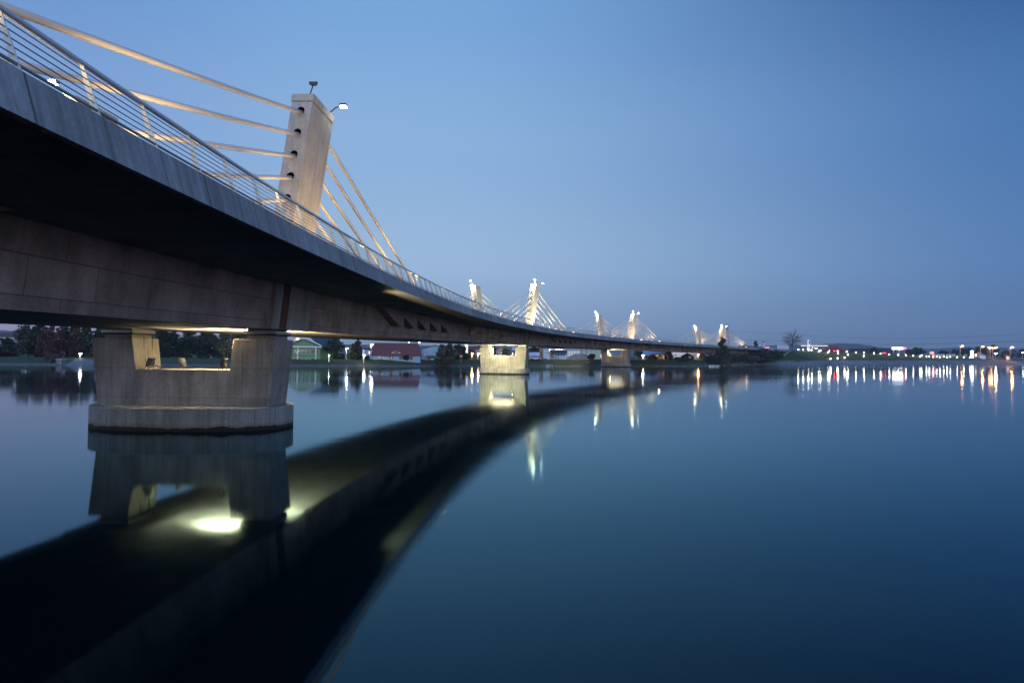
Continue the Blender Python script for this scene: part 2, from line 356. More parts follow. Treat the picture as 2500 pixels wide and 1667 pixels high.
# railing on the near side: rods, handrail, posts as separate plates
def sweep_tube(t, dz, r, s0, s1, step, n):
    k = int((s1-s0)/step); return MB().tube([W(s0+(s1-s0)*i/k, t, dz) for i in range(k+1)], r, n)
LN, HR = .31, .90
def railing(sg, name, near):
    rl_ = bpy.data.objects.new(name, None); sc.collection.objects.link(rl_); rl_.parent = bridge
    sweep_tube(sg*(E_-.06-LN), HR, .055, S0, 364, 2, 10).build('handrail', M_steel, rl_, True)
    for k in range(5):
        f = .26+.145*k; sweep_tube(sg*(E_-.06-LN*f), HR*f, .011, S0, 364, 3, 5).build('rod', M_rod, rl_, True)
    sweep_tube(sg*(E_-.06-LN*.115), HR*.115, .026, S0, 364, 3, 8).build('bottom_rail', M_rod, rl_, True)
    ps = [-26.07-1.9915*j for j in range(1, 19)][::-1]+[-26.07+1.9915*j for j in range(0, 196)]
    stuff = MB(); cnt = 0
    for s in ps:
        m = MB(); c0 = E_-.06
        a = [(c0+.04, -.01), (c0-.09, -.01), (c0-LN-.035, HR-.02), (c0-LN+.025, HR-.02)]
        q = [W(s-.012, sg*t, z) for t, z in a]+[W(s+.012, sg*t, z) for t, z in a]
        f = [(0, 1, 2, 3), (7, 6, 5, 4)]+[(i, 4+i, 4+(i+1) % 4, (i+1) % 4) for i in range(4)]
        if near and s > -29 and cnt < 99: m.add(q, f); m.build('post', M_post, rl_); cnt += 1
        else: stuff.add(q, f)
    o = stuff.build('post', M_post, rl_); o['kind'] = 'stuff'
    return rl_
railing(1, 'railing', True); railing(-1, 'railing', False)
# glazed noise screen at the far end of the near railing
for k in range(5):
    m = MB(); s = 352+k*2.6; a = [W(s, E_-.1, .05), W(s+2.4, E_-.1, .05), W(s+2.4, E_-.16, .05), W(s, E_-.16, .05), W(s, E_-.1, 1.9), W(s+2.4, E_-.1, 1.9), W(s+2.4, E_-.16, 1.9), W(s, E_-.16, 1.9)]
    m.hexa(a); m.build('screen_panel', M_white, bridge)
# piers
def superell(s0, z, lx, ly, n=64, ex=.8):
    r = []
    for k in range(n):
        a = 2*math.pi*k/n; c, s = math.cos(a), math.sin(a)
        r.append(L(s0, ly*math.copysign(abs(s)**ex, s), lx*math.copysign(abs(c)**ex, c), z, True))
    return r
pier_objs = []
for pi, s0 in enumerate(PIERS):
    pr = bpy.data.objects.new('pier', None); sc.collection.objects.link(pr); pr.parent = bridge; pier_objs.append(pr)
    dz = zd(s0)-zd(0); g0 = -1. if pi < 3 else 1.5
    if pi < 3:
        m = MB(); n = 64; lv = [(-1.2, 0), (1.02, 0), (1.06, .04)]
        vs = []; uv = []
        for z, ins in lv:
            ring = superell(s0, z, 4.82-ins, 3.01-ins, n); d = 0
            for k, q in enumerate(ring):
                if k: d += (q-ring[k-1]).length
                vs.append(q); uv.append((d, z))
        fs = [(i*n+k, i*n+(k+1) % n, (i+1)*n+(k+1) % n, (i+1)*n+k) for i in range(2) for k in range(n)]
        fs.append(tuple(2*n+k for k in range(n))); m.add(vs, fs, uv); m.build('pile_cap', M_cap, pr)
    ct = 4.313+dz; zb = 1.05 if pi < 3 else -.5; wt = 4.578; wb = 4.234; zn = 2.81+dz; D = 1.206
    def prof():   # outline in (t, z)
        return [(-wb, zb), (wb, zb), (wt, ct), (2.44, ct), (2.29, zn), (-2.36, zn), (-2.55, ct), (-wt, ct)]
    m = MB(); P_ = prof(); c = .05
    m.add([L(s0, -D, t, z, True) for t, z in P_]+[L(s0, D, t, z, True) for t, z in P_],
          [(0, 5, 6, 7), (0, 1, 4, 5), (1, 2, 3, 4), (15, 14, 13, 8), (13, 12, 9, 8), (12, 11, 10, 9)]+[(i+8, (i+1) % 8+8, (i+1) % 8, i) for i in range(8)])
    o = m.build('pier_wall', M_pier, pr)
    bv = o.modifiers.new('b', 'BEVEL'); bv.width = .04; bv.segments = 1; bv.limit_method = 'ANGLE'; bv.angle_limit = R(50)
    for t0, t1 in ((-4.1, -2.75), (3.0, 4.35)):
        b = bpy.data.objects.new('bearing', None); sc.collection.objects.link(b); b.parent = pr
        MBx = lambda z0, z1, e, nm, mm: MB().hexa([L(s0, l_, t_, z_, True) for z_ in (z0, z1) for l_, t_ in ((-.9-e, t0-e), (.9+e, t0-e), (.9+e, t1+e), (-.9-e, t1+e))]).build(nm, mm, b)
        MBx(ct-.002, ct+.17, 0, 'plinth', M_pier); MBx(ct+.17, ct+.27, .1, 'rubber_pad', M_black); MBx(ct+.27, ct+.4, .12, 'steel_plate', M_plate); MBx(ct+.4, ct+.5, -.02, 'upper_plinth', M_pier)
# abutment at the far end with wing wall
m = MB(); m.hexa([L(362, 0, -6, 0.5, True), L(362, 14, -6, .5, True), L(362, 14, 9.5, .5, True), L(362, -8, 9.5, .5, True), L(362, 0, -6, zd(362)-.9, True), L(362, 14, -6, zd(362)-.9, True), L(362, 14, 9.5, zd(362)-.9, True), L(362, 1.5, 9.5, zd(362)-.9, True)])
m.build('abutment', M_pier, bridge)
# cables running up the left column of the first pier
for k, t in enumerate((-2.1, -1.55)):
    pass
for y0, t0 in ((-.25, -2.42), (.55, -2.42)):
    pts = [L(0, y0, -3.2, 4.78, True), L(0, y0, -2.8, 4.62, True), L(0, y0, -2.5, 4.36, True), L(0, y0, -2.49, 3.6, True), L(0, y0+.02, -2.36, 3.0, True), L(0, y0+.1, -2.1, 2.85, True)]
    MB().tube(pts, .02, 5).build('power_cable', M_cable, pier_objs[0])

# ---------------------------------------------------------------- lamps on the bridge
WARM = (1., .66, .30); PALE = (1., .87, .48); WHITE = (1., .9, .72)
E_warm = emit('warm_lamp', WARM, 60); E_white = emit('white_lamp', (1, .96, .85), 60); E_pale = emit('pale_lamp', PALE, 60)
M_grey = mat('lamp_housing', (.06, .065, .07), .5)
WHICH = ['nearest pier', 'second pier', 'third pier', 'fourth pier on the bank']
def arm_lamp(s0, sg, k):
    base = L(s0, HL-.4, sg*(tcx(PH)+.3), PH)
    t = thing('street_lamp', 'lit lamp leaning off the %s pylon top above the %s' % ('near side' if sg > 0 else 'far side', WHICH[k]), 'street lamp', base, 0, 'street lamps on the pylon tops')
    n3 = L(s0, HL-.4, sg*(tcx(PH)+1.), PH)-L(s0, HL-.4, sg*tcx(PH), PH)
    MB().tube([(0, 0, 0), n3*.42+Vector((0, 0, .36)), n3*.62+Vector((0, 0, .42))], .035, 6).build('arm', M_dark, t)
    c = n3*.82+Vector((0, 0, .43)); ax = n3*.17; ay = Vector((n3.y, -n3.x, 0)).normalized()*.15
    MB().obox(c+Vector((0, 0, .06)), ax, ay, (0, 0, .06)).build('housing', M_grey, t)
    MB().obox(c+Vector((0, 0, -.035)), ax*.85, ay*.85, (0, 0, .03)).build('lens', E_white, t)
    light('SPOT', c+Vector((0, 0, -.12)), 6000, (1., .80, .52), t, c+Vector((0, 0, -5))+n3*4.2, .2, 78, .5)
    return t
def flood(s0, sg, k, lit):
    base = L(s0, -HL+.4, sg*(tcx(PH)+.15), PH)
    t = thing('floodlight', '%s box floodlight atop the %s pylon of the %s' % ('lit' if lit else 'unlit', 'near side' if sg > 0 else 'far side', WHICH[k]), 'floodlight', base, 0, 'floodlights on the pylon tops')
    tv = (L(s0, 1, 0, 0)-L(s0, 0, 0, 0)); n3 = (L(s0, 0, 1, 0)-L(s0, 0, 0, 0)); dr = -1
    hd = Vector((0, 0, .55 if k == 0 else .75))+n3*(.2*sg if k else -.3)+tv*dr*.6 if lit else Vector((0, 0, .68))+n3*.2*sg
    MB().tube([(0, 0, 0), hd-Vector((0, 0, .08))], .03, 6).build('post', M_dark, t)
    MB().obox(hd, n3*.17, tv*.13+Vector((0, 0, .05)), Vector((0, 0, .07))-tv*.03).build('housing', M_grey, t)
    if lit:
        MB().obox(hd+Vector((0, 0, -.1)), n3*.12, tv*.08, Vector((0, 0, .02))).build('lens', E_white, t)
        light('SPOT', hd+Vector((0, 0, -.2)), 6500 if k else 3200, (1., .86, .5), t, hd+Vector((0, 0, -6))+tv*1.6, .15, 130, .7)
        MB().obox(hd+tv*dr*.19, n3*.16, tv*.01, Vector((0, 0, .07))).build('front_lens', E_white, t)
    else:
        MB().obox(hd+Vector((0, 0, -.085)), n3*.14, tv*.1, Vector((0, 0, .015))).build('lens', M_glass, t)
for k, s0 in enumerate(PIERS):
    for sg in (1, -1):
        arm_lamp(s0, sg, k); flood(s0, sg, k, k > 0 or sg < 0)
# warm floodlights at each pylon foot; those farther out are added to warm stays and rail
def deck_flood(s, sg, aim_s, k, far, pw, lab, col=(1, .62, .26)):
    b = W(s, sg*(7.4 if abs(aim_s-s) < 3.5 else 7.9), -.17)
    t = thing('deck_floodlight', lab, 'floodlight', b, 0, 'warm floodlights along the footways')
    MB().tube([(0, 0, 0), (0, 0, .18)], .03, 6).build('bracket', M_dark, t)
    ay = (W(aim_s, sg*6.6, 0)-W(s, sg*6.6, 0)).normalized(); ax = Vector((ay.y, -ay.x, 0))
    MB().obox((0, 0, .28), ax*.2, ay*.12+Vector((0, 0, .07)), Vector((0, 0, .1))-ay*.06).build('housing', M_grey, t)
    MB().obox(ay*.1+Vector((0, 0, .33)), ax*.17, ay*.02, Vector((0, 0, .06))).build('lens', E_warm, t)
    aim = W(aim_s, sg*5.2, 3.)-b
    light('SPOT', ay*.25+Vector((0, 0, .4)), pw, col, t, (0, 0, 6)+0*aim if False else Vector((0, 0, .4))+aim.normalized()*3+Vector((0, 0, 2.5)), .12, 165, .5)
for k, s0 in enumerate(PIERS):
    for sg in (1, -1):
        for dr in (-1, 1):
            for off in ((3, 16, 27) if k < 2 else (3, 22)):
                nm = {3: 'nearest', 16: 'added middle', 27: 'added farthest', 22: 'added farther'}[off]
                if s0+dr*off > S0+2: deck_flood(s0+dr*off, sg, s0+dr*(off-4 if off > 3 else 0), k, dr > 0, {3: 800, 16: 1000, 27: 900, 22: 2200}[off]*(1 if k == 0 else 3.2 if off == 3 else 1.7)*(.7 if k > 1 else 1), 'footway floodlight on the %s, %s %s the %s pylon' % ('near side' if sg > 0 else 'far side', nm, 'beyond' if dr > 0 else 'before', ['first', 'second', 'third', 'fourth'][k]), [(1, .64, .28), (1, .84, .48), (1, .70, .36), (1, .68, .34)][k])
# floodlights under the girder on the pier saddles
def saddle_flood(k, l_, t_, tilt, aim, pw, lab, ang=150, lens=E_pale, z=None, lo=.4):
    s0 = PIERS[k]; zn = 2.81+zd(s0)-zd(0) if z is None else z; b = L(s0, l_, t_, zn, True)
    t = thing('saddle_floodlight', lab, 'floodlight', b, 0, 'floodlights on the pier saddles')
    n3 = (L(s0, 0, 1, 0)-L(s0, 0, 0, 0)); tv = (L(s0, 1, 0, 0)-L(s0, 0, 0, 0))
    up = (Vector((0, 0, 1))+n3*tilt).normalized()
    nn = n3 if tilt < 0 else -n3
    MB().obox(up*.3+Vector((0, 0, .04)), up*.22, tv*.2, n3*.09).build('housing', M_grey, t)
    MB().obox(up*.3+Vector((0, 0, .04))+n3*(.1 if aim[1] > t_ else -.1), up*.19, tv*.17, n3*.012).build('lens', lens, t)
    for q in (-.22, .22): MB().tube([tv*q+n3*.12, tv*q+up*.3, tv*q-n3*.12], .018, 5).build('bracket', M_rust, t)
    aw = L(s0, *aim, True)-b
    light('SPOT', up*lo+aw.normalized()*.5*lo, pw, (1, .82, .46), t, aw, .1, ang, .6)
saddle_flood(0, -.75, -1.95, .3, (-.2, 4, 6.2), 120, 'black floodlight tilted against the lit left column of the near pier', lens=M_glass)
saddle_flood(0, .75, -.95, -.3, (.9, 1.0, 5.4), 4200, 'brown floodlight left of the middle of the near pier saddle', 168, M_glass, lo=.14)
saddle_flood(0, -.85, 1.8, .16, (.2, 2.0, 5.2), 13000, 'brown floodlight beside the right column of the near pier saddle', 138, M_glass)
saddle_flood(0, 1.0, 2.05, -.05, (6., 7., 6.4), 24000, 'floodlight tucked behind the right column of the near pier', 165, M_glass)
saddle_flood(1, -1.0, 1.9, .3, (-.8, .2, 4.8), 11000, 'dazzling floodlight beside the right column of the second pier saddle', 165)
saddle_flood(1, -1.0, -1.9, -.3, (-.8, .2, 4.8), 6000, 'floodlight beside the left column of the second pier saddle', 160, M_glass)
saddle_flood(2, -.6, -1.7, -.3, (0, .2, 5), 16000, 'bright floodlight beside the left column of the third pier saddle', 165)
# pair of floodlights added below the girder to brighten the second pier
for q, t_ in enumerate((-2.4, 2.4)):
    b = W(SP-9, t_, -3.0); t = thing('added_floodlight', '%s added floodlight under the girder to brighten the second pier' % ('left' if t_ < 0 else 'right'), 'floodlight', b)
    MB().tube([(0, 0, 0), (0, 0, -.15)], .025, 5).build('bracket', M_dark, t); MB().box(-.2, .2, -.12, .12, -.33, -.15).build('housing', M_grey, t)
    light('SPOT', (0, .15, -.38), 4200, (1, .89, .48), t, L(SP, 0, t_*.6, 2.1, True)-b, .12, 80, .6)

# ---------------------------------------------------------------- water and ground
tag(MB().add([(-2500, -80, 0), (2500, -80, 0), (2500, 2500, 0), (-2500, 2500, 0)], [(0, 1, 2, 3)]).build('water', M_water), 'calm blue river surface reflecting the bridge', None, kind='structure')
tag(MB().add([(-2600, -90, -6), (2600, -90, -6), (2600, 2600, -6), (-2600, 2600, -6)], [(0, 1, 2, 3)]).build('riverbed', M_stone), 'riverbed', None, kind='structure')
# bank columns: (u, distance, height of the top of the slope, slope width)
BK = [(-900, 165, 1.6, 7), (-300, 168, 1.6, 7), (0, 173, 1.7, 7), (150, 175, 1.7, 7), (300, 178, 1.7, 7), (500, 183, 1.7, 7), (700, 187, 1.7, 7), (900, 198, 1.8, 7), (1050, 207, 1.85, 7), (1200, 217, 1.95, 7), (1350, 228, 2.0, 7), (1470, 237, 2.05, 8), (1560, 245, 2.1, 8), (1640, 252, 2.1, 8), (1720, 260, 2.1, 9), (1750, 268, 2.1, 12), (1790, 300, 1.9, 12), (1850, 326, 1.7, 9)]
BR = [(1850, 326, 1.7, 9), (1900, 329, 1.8, 9), (1960, 334, 2.0, 9), (2048, 344, 2.1, 9)]
def bx(u, Y): return (u-1250)/F*Y
def dense(tab, n):
    o = []
    for a, b in zip(tab[:-1], tab[1:]):
        for k in range(n): o.append(tuple(a[i]+(b[i]-a[i])*k/n for i in range(4)))
    return o+[tab[-1]]
def bank(tab, rows, name, m, jit=.25, n=10, kind='structure'):
    b = MB(); cols = dense(tab, n); vs = []; uv = []; k = len(rows(cols[0])); d = 0; last = None
    for c in cols:
        rw = rows(c)
        p0 = Vector((bx(c[0], c[1]), c[1])); d += (p0-last).length if last else 0; last = p0
        for j, (dy, z) in enumerate(rw):
            Y = c[1]+dy; jj = random.uniform(-1, 1)*jit
            vs.append((bx(c[0], Y), Y+jj*(1 if dy < 60 else 0), z+(jj*.25 if 0 < j < k-1 else 0))); uv.append((d, dy))
    fs = [(i*k+j, (i+1)*k+j, (i+1)*k+j+1, i*k+j+1) for i in range(len(cols)-1) for j in range(k-1)]
    b.add(vs, fs, uv); return tag(b.build(name, m), None, None, kind=kind)
ALL = BK+BR[1:]
bank(BK, lambda c: [(-1.2, -.8), (0, -.02), (.8, .28), (1.5, .4)], 'stone_shore', M_stone, .5, 16)
bank(BK, lambda c: [(1.3, .33), (2.5, .62), (4.5, 1.15), (c[3], c[2]), (c[3]+3, c[2]+.05), (60, c[2]), (400, c[2]+.1), (1400, c[2]+.3), (4200, 3.3)], 'ground', M_grass, .3, 8)
bank(BR, lambda c: [(-2, -.8), (0, 0.0), (c[3], c[2])], 'revetment', M_rev, 0, 4)
bank(BR, lambda c: [(c[3]-.01, c[2]), (c[3]+4, c[2]+.03), (c[3]+60, c[2]-.1), (400, 2.6), (1400, 2.9), (4200, 3.3)], 'meadow', M_grass, 0, 4)

# road embankment beyond the bridge
A0 = W(369, 0, 0); dirx = Vector((.765, .644)); nrm = Vector((dirx.y, -dirx.x))
def road(k, t, z):
    bend = .00035*k*k; p = Vector((A0.x, A0.y))+dirx*k+nrm*(t-bend*-.4); return Vector((p.x, p.y, z))
def rz_(k): return max(3.55, 7.1-.0102*k)
RK = [-1]+list(range(10, 470, 12))
def rsweep(sec, name, m, kind='structure'):
    b = MB(); vs = []; uv = []; n = 0
    ks = ([-16]+RK) if name == 'road_embankment' else RK
    for k in ks:
        c = sec(k) if k > -2 else [(t, min(z, 1.6)) for t, z in sec(-1)]; n = len(c)
        for j, (t, z) in enumerate(c): vs.append(road(k, t, z)); uv.append((k, t))
    b.add(vs, [(i*n+j, (i+1)*n+j, (i+1)*n+j+1, i*n+j+1) for i in range(len(ks)-1) for j in range(n-1)], uv); return tag(b.build(name, m), None, None, kind=kind)
rsweep(lambda k: [(-24, 1.2), (-9.5, rz_(k)-.1), (-5.5, rz_(k)-.06), (5.5, rz_(k)-.06), (8.5, rz_(k)-.1), (9.8, rz_(k)-.35), (14, rz_(k)*.55+.95), (20.2, 2.12+.003*k)], 'road_embankment', M_grass)
rsweep(lambda k: [(20, 2.1+.003*k), (29.5, -.02), (31, -.8)], 'revetment', M_rev)
rsweep(lambda k: [(-1500, 2.9), (-300, 2.2), (-24, 1.25)], 'meadow', M_grass)
rsweep(lambda k: [(-5.2, rz_(k)), (5.2, rz_(k))], 'road', M_asph)
rsweep(lambda k: [(5.4, rz_(k)+.12), (7.6, rz_(k)+.12)], 'pavement', M_walk)

# ---------------------------------------------------------------- hills
def hill(name, pts, Y, lab, thick=500):
    b = MB(); vs = []; n = len(pts)
    dp = []
    for a, c in zip(pts[:-1], pts[1:]):
        for k in range(6): dp.append((a[0]+(c[0]-a[0])*k/6, a[1]+(c[1]-a[1])*k/6+random.uniform(-.5, .5)))
    dp.append(pts[-1]); rows = ((0, 0), (.16, .45), (.4, .8), (.65, 1), (1, .7))
    for u, v in dp:
        top = S(u, v, Y+thick*.65).z
        for f, h in rows:
            yy = Y+thick*f; vs.append((bx(u, yy), yy, 1+(top-1)*h+random.uniform(-1, 1)*(.4 if 0 < f else 0)))
    k = len(rows); b.add(vs, [(i*k+j, (i+1)*k+j, (i+1)*k+j+1, i*k+j+1) for i in range(len(dp)-1) for j in range(k-1)])
    return tag(b.build(name, M_hill, None, True), lab, None, kind='structure')
hill('hill', [(-300, 812), (-80, 806), (10, 806), (45, 809), (150, 816), (420, 826), (700, 838), (950, 842), (1250, 846)], 1500, 'low wooded ridge behind the left bank')
hill('hill', [(1100, 858), (1400, 852), (1700, 855), (1830, 847), (1880, 843), (1990, 842), (2030, 839), (2060, 837.5), (2090, 839), (2120, 843), (2160, 849), (2230, 853), (2300, 850), (2345, 847.5), (2400, 847), (2450, 849), (2560, 856), (2900, 858)], 1900, 'long blue ridge behind the right bank')

# ---------------------------------------------------------------- trees
def leafmass(b, lobes, n, size, seed):
    rnd = np.random.RandomState(seed); wts = np.array([l[3]*l[4]*l[5] for l in lobes], float)**.8; wts /= wts.sum()
    ch = rnd.choice(len(lobes), n, p=wts); d = rnd.normal(size=(n, 3)); d /= np.linalg.norm(d, axis=1)[:, None]
    r = rnd.uniform(.15, 1, n)**.45*(1+rnd.normal(size=n)*.05)
    La = np.array(lobes, float)
    c = La[ch, :3]+d*r[:, None]*La[ch, 3:6]
    # break the surface into clumps with gaps
    keep = (np.sin(c[:, 0]*2.1+seed)*np.sin(c[:, 1]*1.9)*np.sin(c[:, 2]*2.3+seed*.7) > -.33); c = c[keep]; n = len(c)
    a = rnd.normal(size=(n, 3)); a /= np.linalg.norm(a, axis=1)[:, None]; q = rnd.normal(size=(n, 3)); e = np.cross(a, q); e /= np.linalg.norm(e, axis=1)[:, None]
    s = size*rnd.uniform(.5, 1.3, n)[:, None]
    V = np.stack([c-a*s, c+e*s*.6, c+a*s, c-e*s*.6], 1).reshape(-1, 3)
    o = len(b.v); b.v += [tuple(x) for x in V.tolist()]; b.f += [(o+4*i, o+4*i+1, o+4*i+2, o+4*i+3) for i in range(n)]
M_bark = noisy('bark', (.06, .05, .042), 2, .3)
def tree(kind, u, vb, vt, wpx, Y, lab, m, name='tree', n=1500, leaf=.38, group=None, base_z=None, seed=None):
    base = S(u, vb, Y); k = base.length/F*math.cos(math.atan2(base.x, base.y)); H = (vb-vt)*k; w_ = wpx*k/2; seed = seed or int(u*7+vt) % 9973
    if base_z is not None: H += base.z-base_z; base.z = base_z
    rnd = random.Random(seed); t = thing(name, lab, 'tree' if kind != 'shrub' else 'shrub', base, rnd.uniform(0, 6), group)
    tr = MB(); fo = MB()
    if kind == 'conifer':
        tr.tube([(0, 0, -.5), (0, 0, H*.95)], max(.12, H*.02), 6, .03)
        lobes = []; L_ = 9
        for i in range(L_):
            f = i/(L_-1); z = H*(.12+.84*f); r = w_*(1-f)**.75*(.95+.2*rnd.random())+.15
            for q in range(4 if r > 1 else 1):
                a = rnd.uniform(0, 6.28); lobes.append((math.cos(a)*r*.45, math.sin(a)*r*.45, z, r*.62, r*.62, H*.07))
        leafmass(fo, lobes, n, leaf, seed)
    elif kind == 'bare':
        tr.tube([(0, 0, -.3), (.1, 0, H*.2), (0, .1, H*.62)], H*.02, 6, H*.008); C_ = Vector((0, 0, H*.6))
        def limb(a, b, r, dep):
            mid = (a+b)/2+Vector((rnd.uniform(-1, 1), rnd.uniform(-1, 1), rnd.uniform(-.3, 1)))*(b-a).length*.1
            tr.tube([a, mid, b], r, 3, max(.02, r*.5), False)
            if dep == 0: return
            for _ in range(7 if dep == 2 else 4):
                p = a.lerp(b, rnd.uniform(.3, 1)); o = (p-C_); o = o.normalized() if o.length > .1 else Vector((0, 0, 1))
                dd = (o*.7+(b-a).normalized()*.5+Vector((rnd.uniform(-1, 1), rnd.uniform(-1, 1), rnd.uniform(-.6, .8)))*.6).normalized()
                limb(p, p+dd*(b-a).length*rnd.uniform(.28, .5), r*.5, dep-1)
        for q in range(30):
            ph = q*2.4; cz = 1-2*(q+.5)/30; rr = math.sqrt(1-cz*cz); e = rnd.uniform(.6, .85)
            tgt = C_+Vector((math.cos(ph)*rr*w_*e, math.sin(ph)*rr*w_*e, cz*H*.36*e))
            limb(Vector((0, 0, H*max(.17, min(.55, .2+.3*(cz+1)/2)))), tgt, H*.0075, 2)
    elif kind == 'shrub':
        for i in range(5):
            a = rnd.uniform(0, 6.28); tr.tube([(0, 0, -.3), (math.cos(a)*w_*.4, math.sin(a)*w_*.4, H*.6)], .07, 4, .02)
        lobes = [(rnd.uniform(-.5, .5)*w_, rnd.uniform(-.5, .5)*w_, H*rnd.uniform(.25, .7), w_*.55, w_*.55, H*.3) for _ in range(7)]
        leafmass(fo, lobes, n, leaf, seed)
    else:
        th = H*.3 if kind == 'round' else H*.15
        tr.tube([(0, 0, -.5), (.1, 0, th), (0, .1, H*.75)], max(.16, H*.026), 7, .05)
        for i in range(6):
            a = i*1.05+rnd.random(); z = H*rnd.uniform(.25, .55); tr.tube([(0, 0, z), (math.cos(a)*w_*.65, math.sin(a)*w_*.65, z+H*.22)], H*.011, 5, .03)
        lobes = []
        for i in range(20):
            f = rnd.random(); z = H*(.08+.82*f); ww = w_*math.sin(math.pi*min(.97, .26+.68*f))**.6
            a = rnd.uniform(0, 6.28); r = ww*rnd.uniform(.3, .66); lobes.append((math.cos(a)*r, math.sin(a)*r, z, ww*.45, ww*.45, H*.12))
        leafmass(fo, lobes, n, leaf, seed)
    tr.build('trunk', M_bark, t)
    if fo.v: fo.build('crown', m, t)
    return t
_f = foliage
def foliage(nm, a, b): return _f(nm, tuple(x*.62 for x in a), tuple(x*.62 for x in b))
G1 = foliage('leaf_dark', (.018, .035, .018), (.05, .075, .035)); G2 = foliage('leaf_mid', (.035, .055, .025), (.075, .09, .04)); G3 = foliage('leaf_red', (.13, .03, .034), (.19, .06, .045))
G4 = foliage('leaf_orange', (.075, .045, .022), (.13, .06, .03)); G5 = foliage('leaf_grey', (.07, .075, .06), (.12, .12, .1)); G6 = foliage('leaf_conifer', (.012, .026, .018), (.03, .055, .03))
TL = [('round', 12, 874, 829, 62, 200, 'low dark tree below the pale house at the far left', G1), ('round', -35, 873, 800, 60, 196, 'dark leafy tree cut by the left edge of the picture under the bridge', G1), ('round', 68, 873, 789, 62, 194, 'tall green tree right of the pale house on the far left bank', G2),
 ('round', 98, 874, 786, 46, 198, 'dark green tree between the tall green tree and the red tree', G1), ('round', 108, 874, 815, 34, 190, 'small yellowish tree in front left of the dark red tree', G4),
 ('round', 132, 874, 792, 44, 192, 'dark red autumn tree on the left bank', G3), ('round', 160, 875, 790, 40, 200, 'blackish tree just right of the dark red tree', G1),
 ('round', 182, 875, 790, 42, 197, 'orange brown autumn tree near the small white lamp', G4), ('round', 208, 875, 797, 40, 199, 'green tree left of the first pier wall', G2),
 ('round', 250, 875, 792, 70, 203, 'dark tree mostly hidden behind the left column of the first pier', G1), ('shrub', 128, 889, 862, 30, 178, 'grey green willow scrub at the waterline below the red tree', G5),
 ('round', 385, 877, 800, 60, 210, 'dark tree at the left end of the first pier saddle opening', G1), ('round', 425, 877, 803, 56, 214, 'broad dark tree in the first pier saddle opening', G6), ('round', 465, 877, 800, 60, 216, 'tall dark tree in front of the white facade', G1),
 ('round', 505, 877, 806, 52, 210, 'loose tree before the white facade centre', G6), ('round', 545, 877, 802, 54, 212, 'loose tree before the white facade right end', G1), ('round', 590, 877, 802, 56, 215, 'dark tree hidden behind the right column of the first pier', G1), ('round', 640, 877, 806, 60, 216, 'second dark tree hidden behind the right column of the first pier', G1),
 ('round', 816, 878, 820, 56, 205, 'large dark tree between the green building and the lit yard', G6), ('conifer', 871, 878, 824, 42, 206, 'spreading conifer in front of the lit yard lamps', G1),
 ('shrub', 993, 878, 866, 15, 205, 'small round shrub in front of the red roofed house', G1), ('shrub', 896, 878, 870, 12, 205, 'low shrub beside the tall white banner', G2), ('round', 1090, 891, 838, 62, 208, 'grey leafless looking willow at the water edge by the blue shed', G5),
 ('round', 1118, 879, 840, 44, 222, 'dark tree behind the grey willow', G1), ('conifer', 1133, 879, 846, 20, 222, 'dark cypress behind the red and white river sign', G6),
 ('round', 1150, 879, 852, 24, 245, 'tree lit red by the yard behind the dark pole', G4), ('round', 1205, 879, 846, 26, 255, 'tree at the left inside the second pier opening', G1), ('round', 1235, 879, 850, 30, 250, 'low tree inside the second pier opening', G2),
 ('round', 1305, 862, 846, 36, 330, 'tree line behind the small red hut', G1), ('shrub', 1446, 877, 864, 20, 243, 'dark bush right of the gravel heap', G6), ('round', 1440, 872, 846, 40, 360, 'dark trees behind the pale hall', G1),
 ('round', 1560, 872, 851, 26, 300, 'dark tree behind the small roofs right of the third pier', G1), ('round', 1632, 880, 858, 24, 270, 'brown autumn tree left of the white hall', G4), ('shrub', 1590, 879, 866, 26, 262, 'dark shrub below the bright blue roof', G6), ('shrub', 1665, 882, 872, 50, 262, 'wide low dark hedge left of the fourth pier', G6),
 ('conifer', 1764, 890, 812, 40, 272, 'slender tall tree standing in front of the farthest pylon', G2), ('shrub', 1735, 890, 864, 46, 268, 'bushy thicket left of the slender tall tree', G6), ('shrub', 1785, 889, 862, 50, 290, 'bushy thicket right of the slender tall tree', G1),
 ('round', 1860, 884, 848, 66, 330, 'broad dark willow below the end of the deck', G6), ('round', 1890, 882, 853, 50, 334, 'dark willow next to the abutment wall', G1), ('shrub', 1820, 885, 862, 44, 318, 'greenish shrub at the bank left of the broad willow', G2), ('shrub', 1843, 885, 866, 34, 320, 'pale scrub beside the concrete slope', G5),
 ('round', 1845, 852, 832, 12, 620, 'small round tree standing next to the distant water tower', G1), ('round', 1815, 853, 842, 46, 560, 'dark tree crown rising behind the farthest stays', G1),
 ('shrub', 2133, 861, 848, 22, 640, 'bare brown tree in front of the long dark hall', G4), ('round', 2238, 866, 848, 46, 640, 'wide dark tree right of the glowing canopy', G1), ('round', 2218, 866, 853, 26, 620, 'small dark tree right beside the glowing canopy', G4), ('round', 2303, 866, 856, 26, 640, 'small dark tree behind the orange board', G1),
 ('conifer', 2330, 868, 850, 18, 650, 'spiky dark tree left of the first orange street lamp', G6), ('round', 2362, 870, 847, 34, 650, 'dark tree behind the white glowing totem', G1), ('round', 2395, 872, 842, 34, 640, 'tall dark tree behind the pale gabled house', G1), ('round', 2428, 873, 841, 30, 640, 'tallest dark tree behind the double orange lamp', G1),
 ('round', 2465, 874, 855, 60, 660, 'low dark trees at the right behind the orange lit road', G4), ('round', 2500, 874, 851, 40, 660, 'dark tree at the right edge of the picture', G1), ('round', 2345, 868, 851, 30, 700, 'dark tree behind the billboards', G4)]
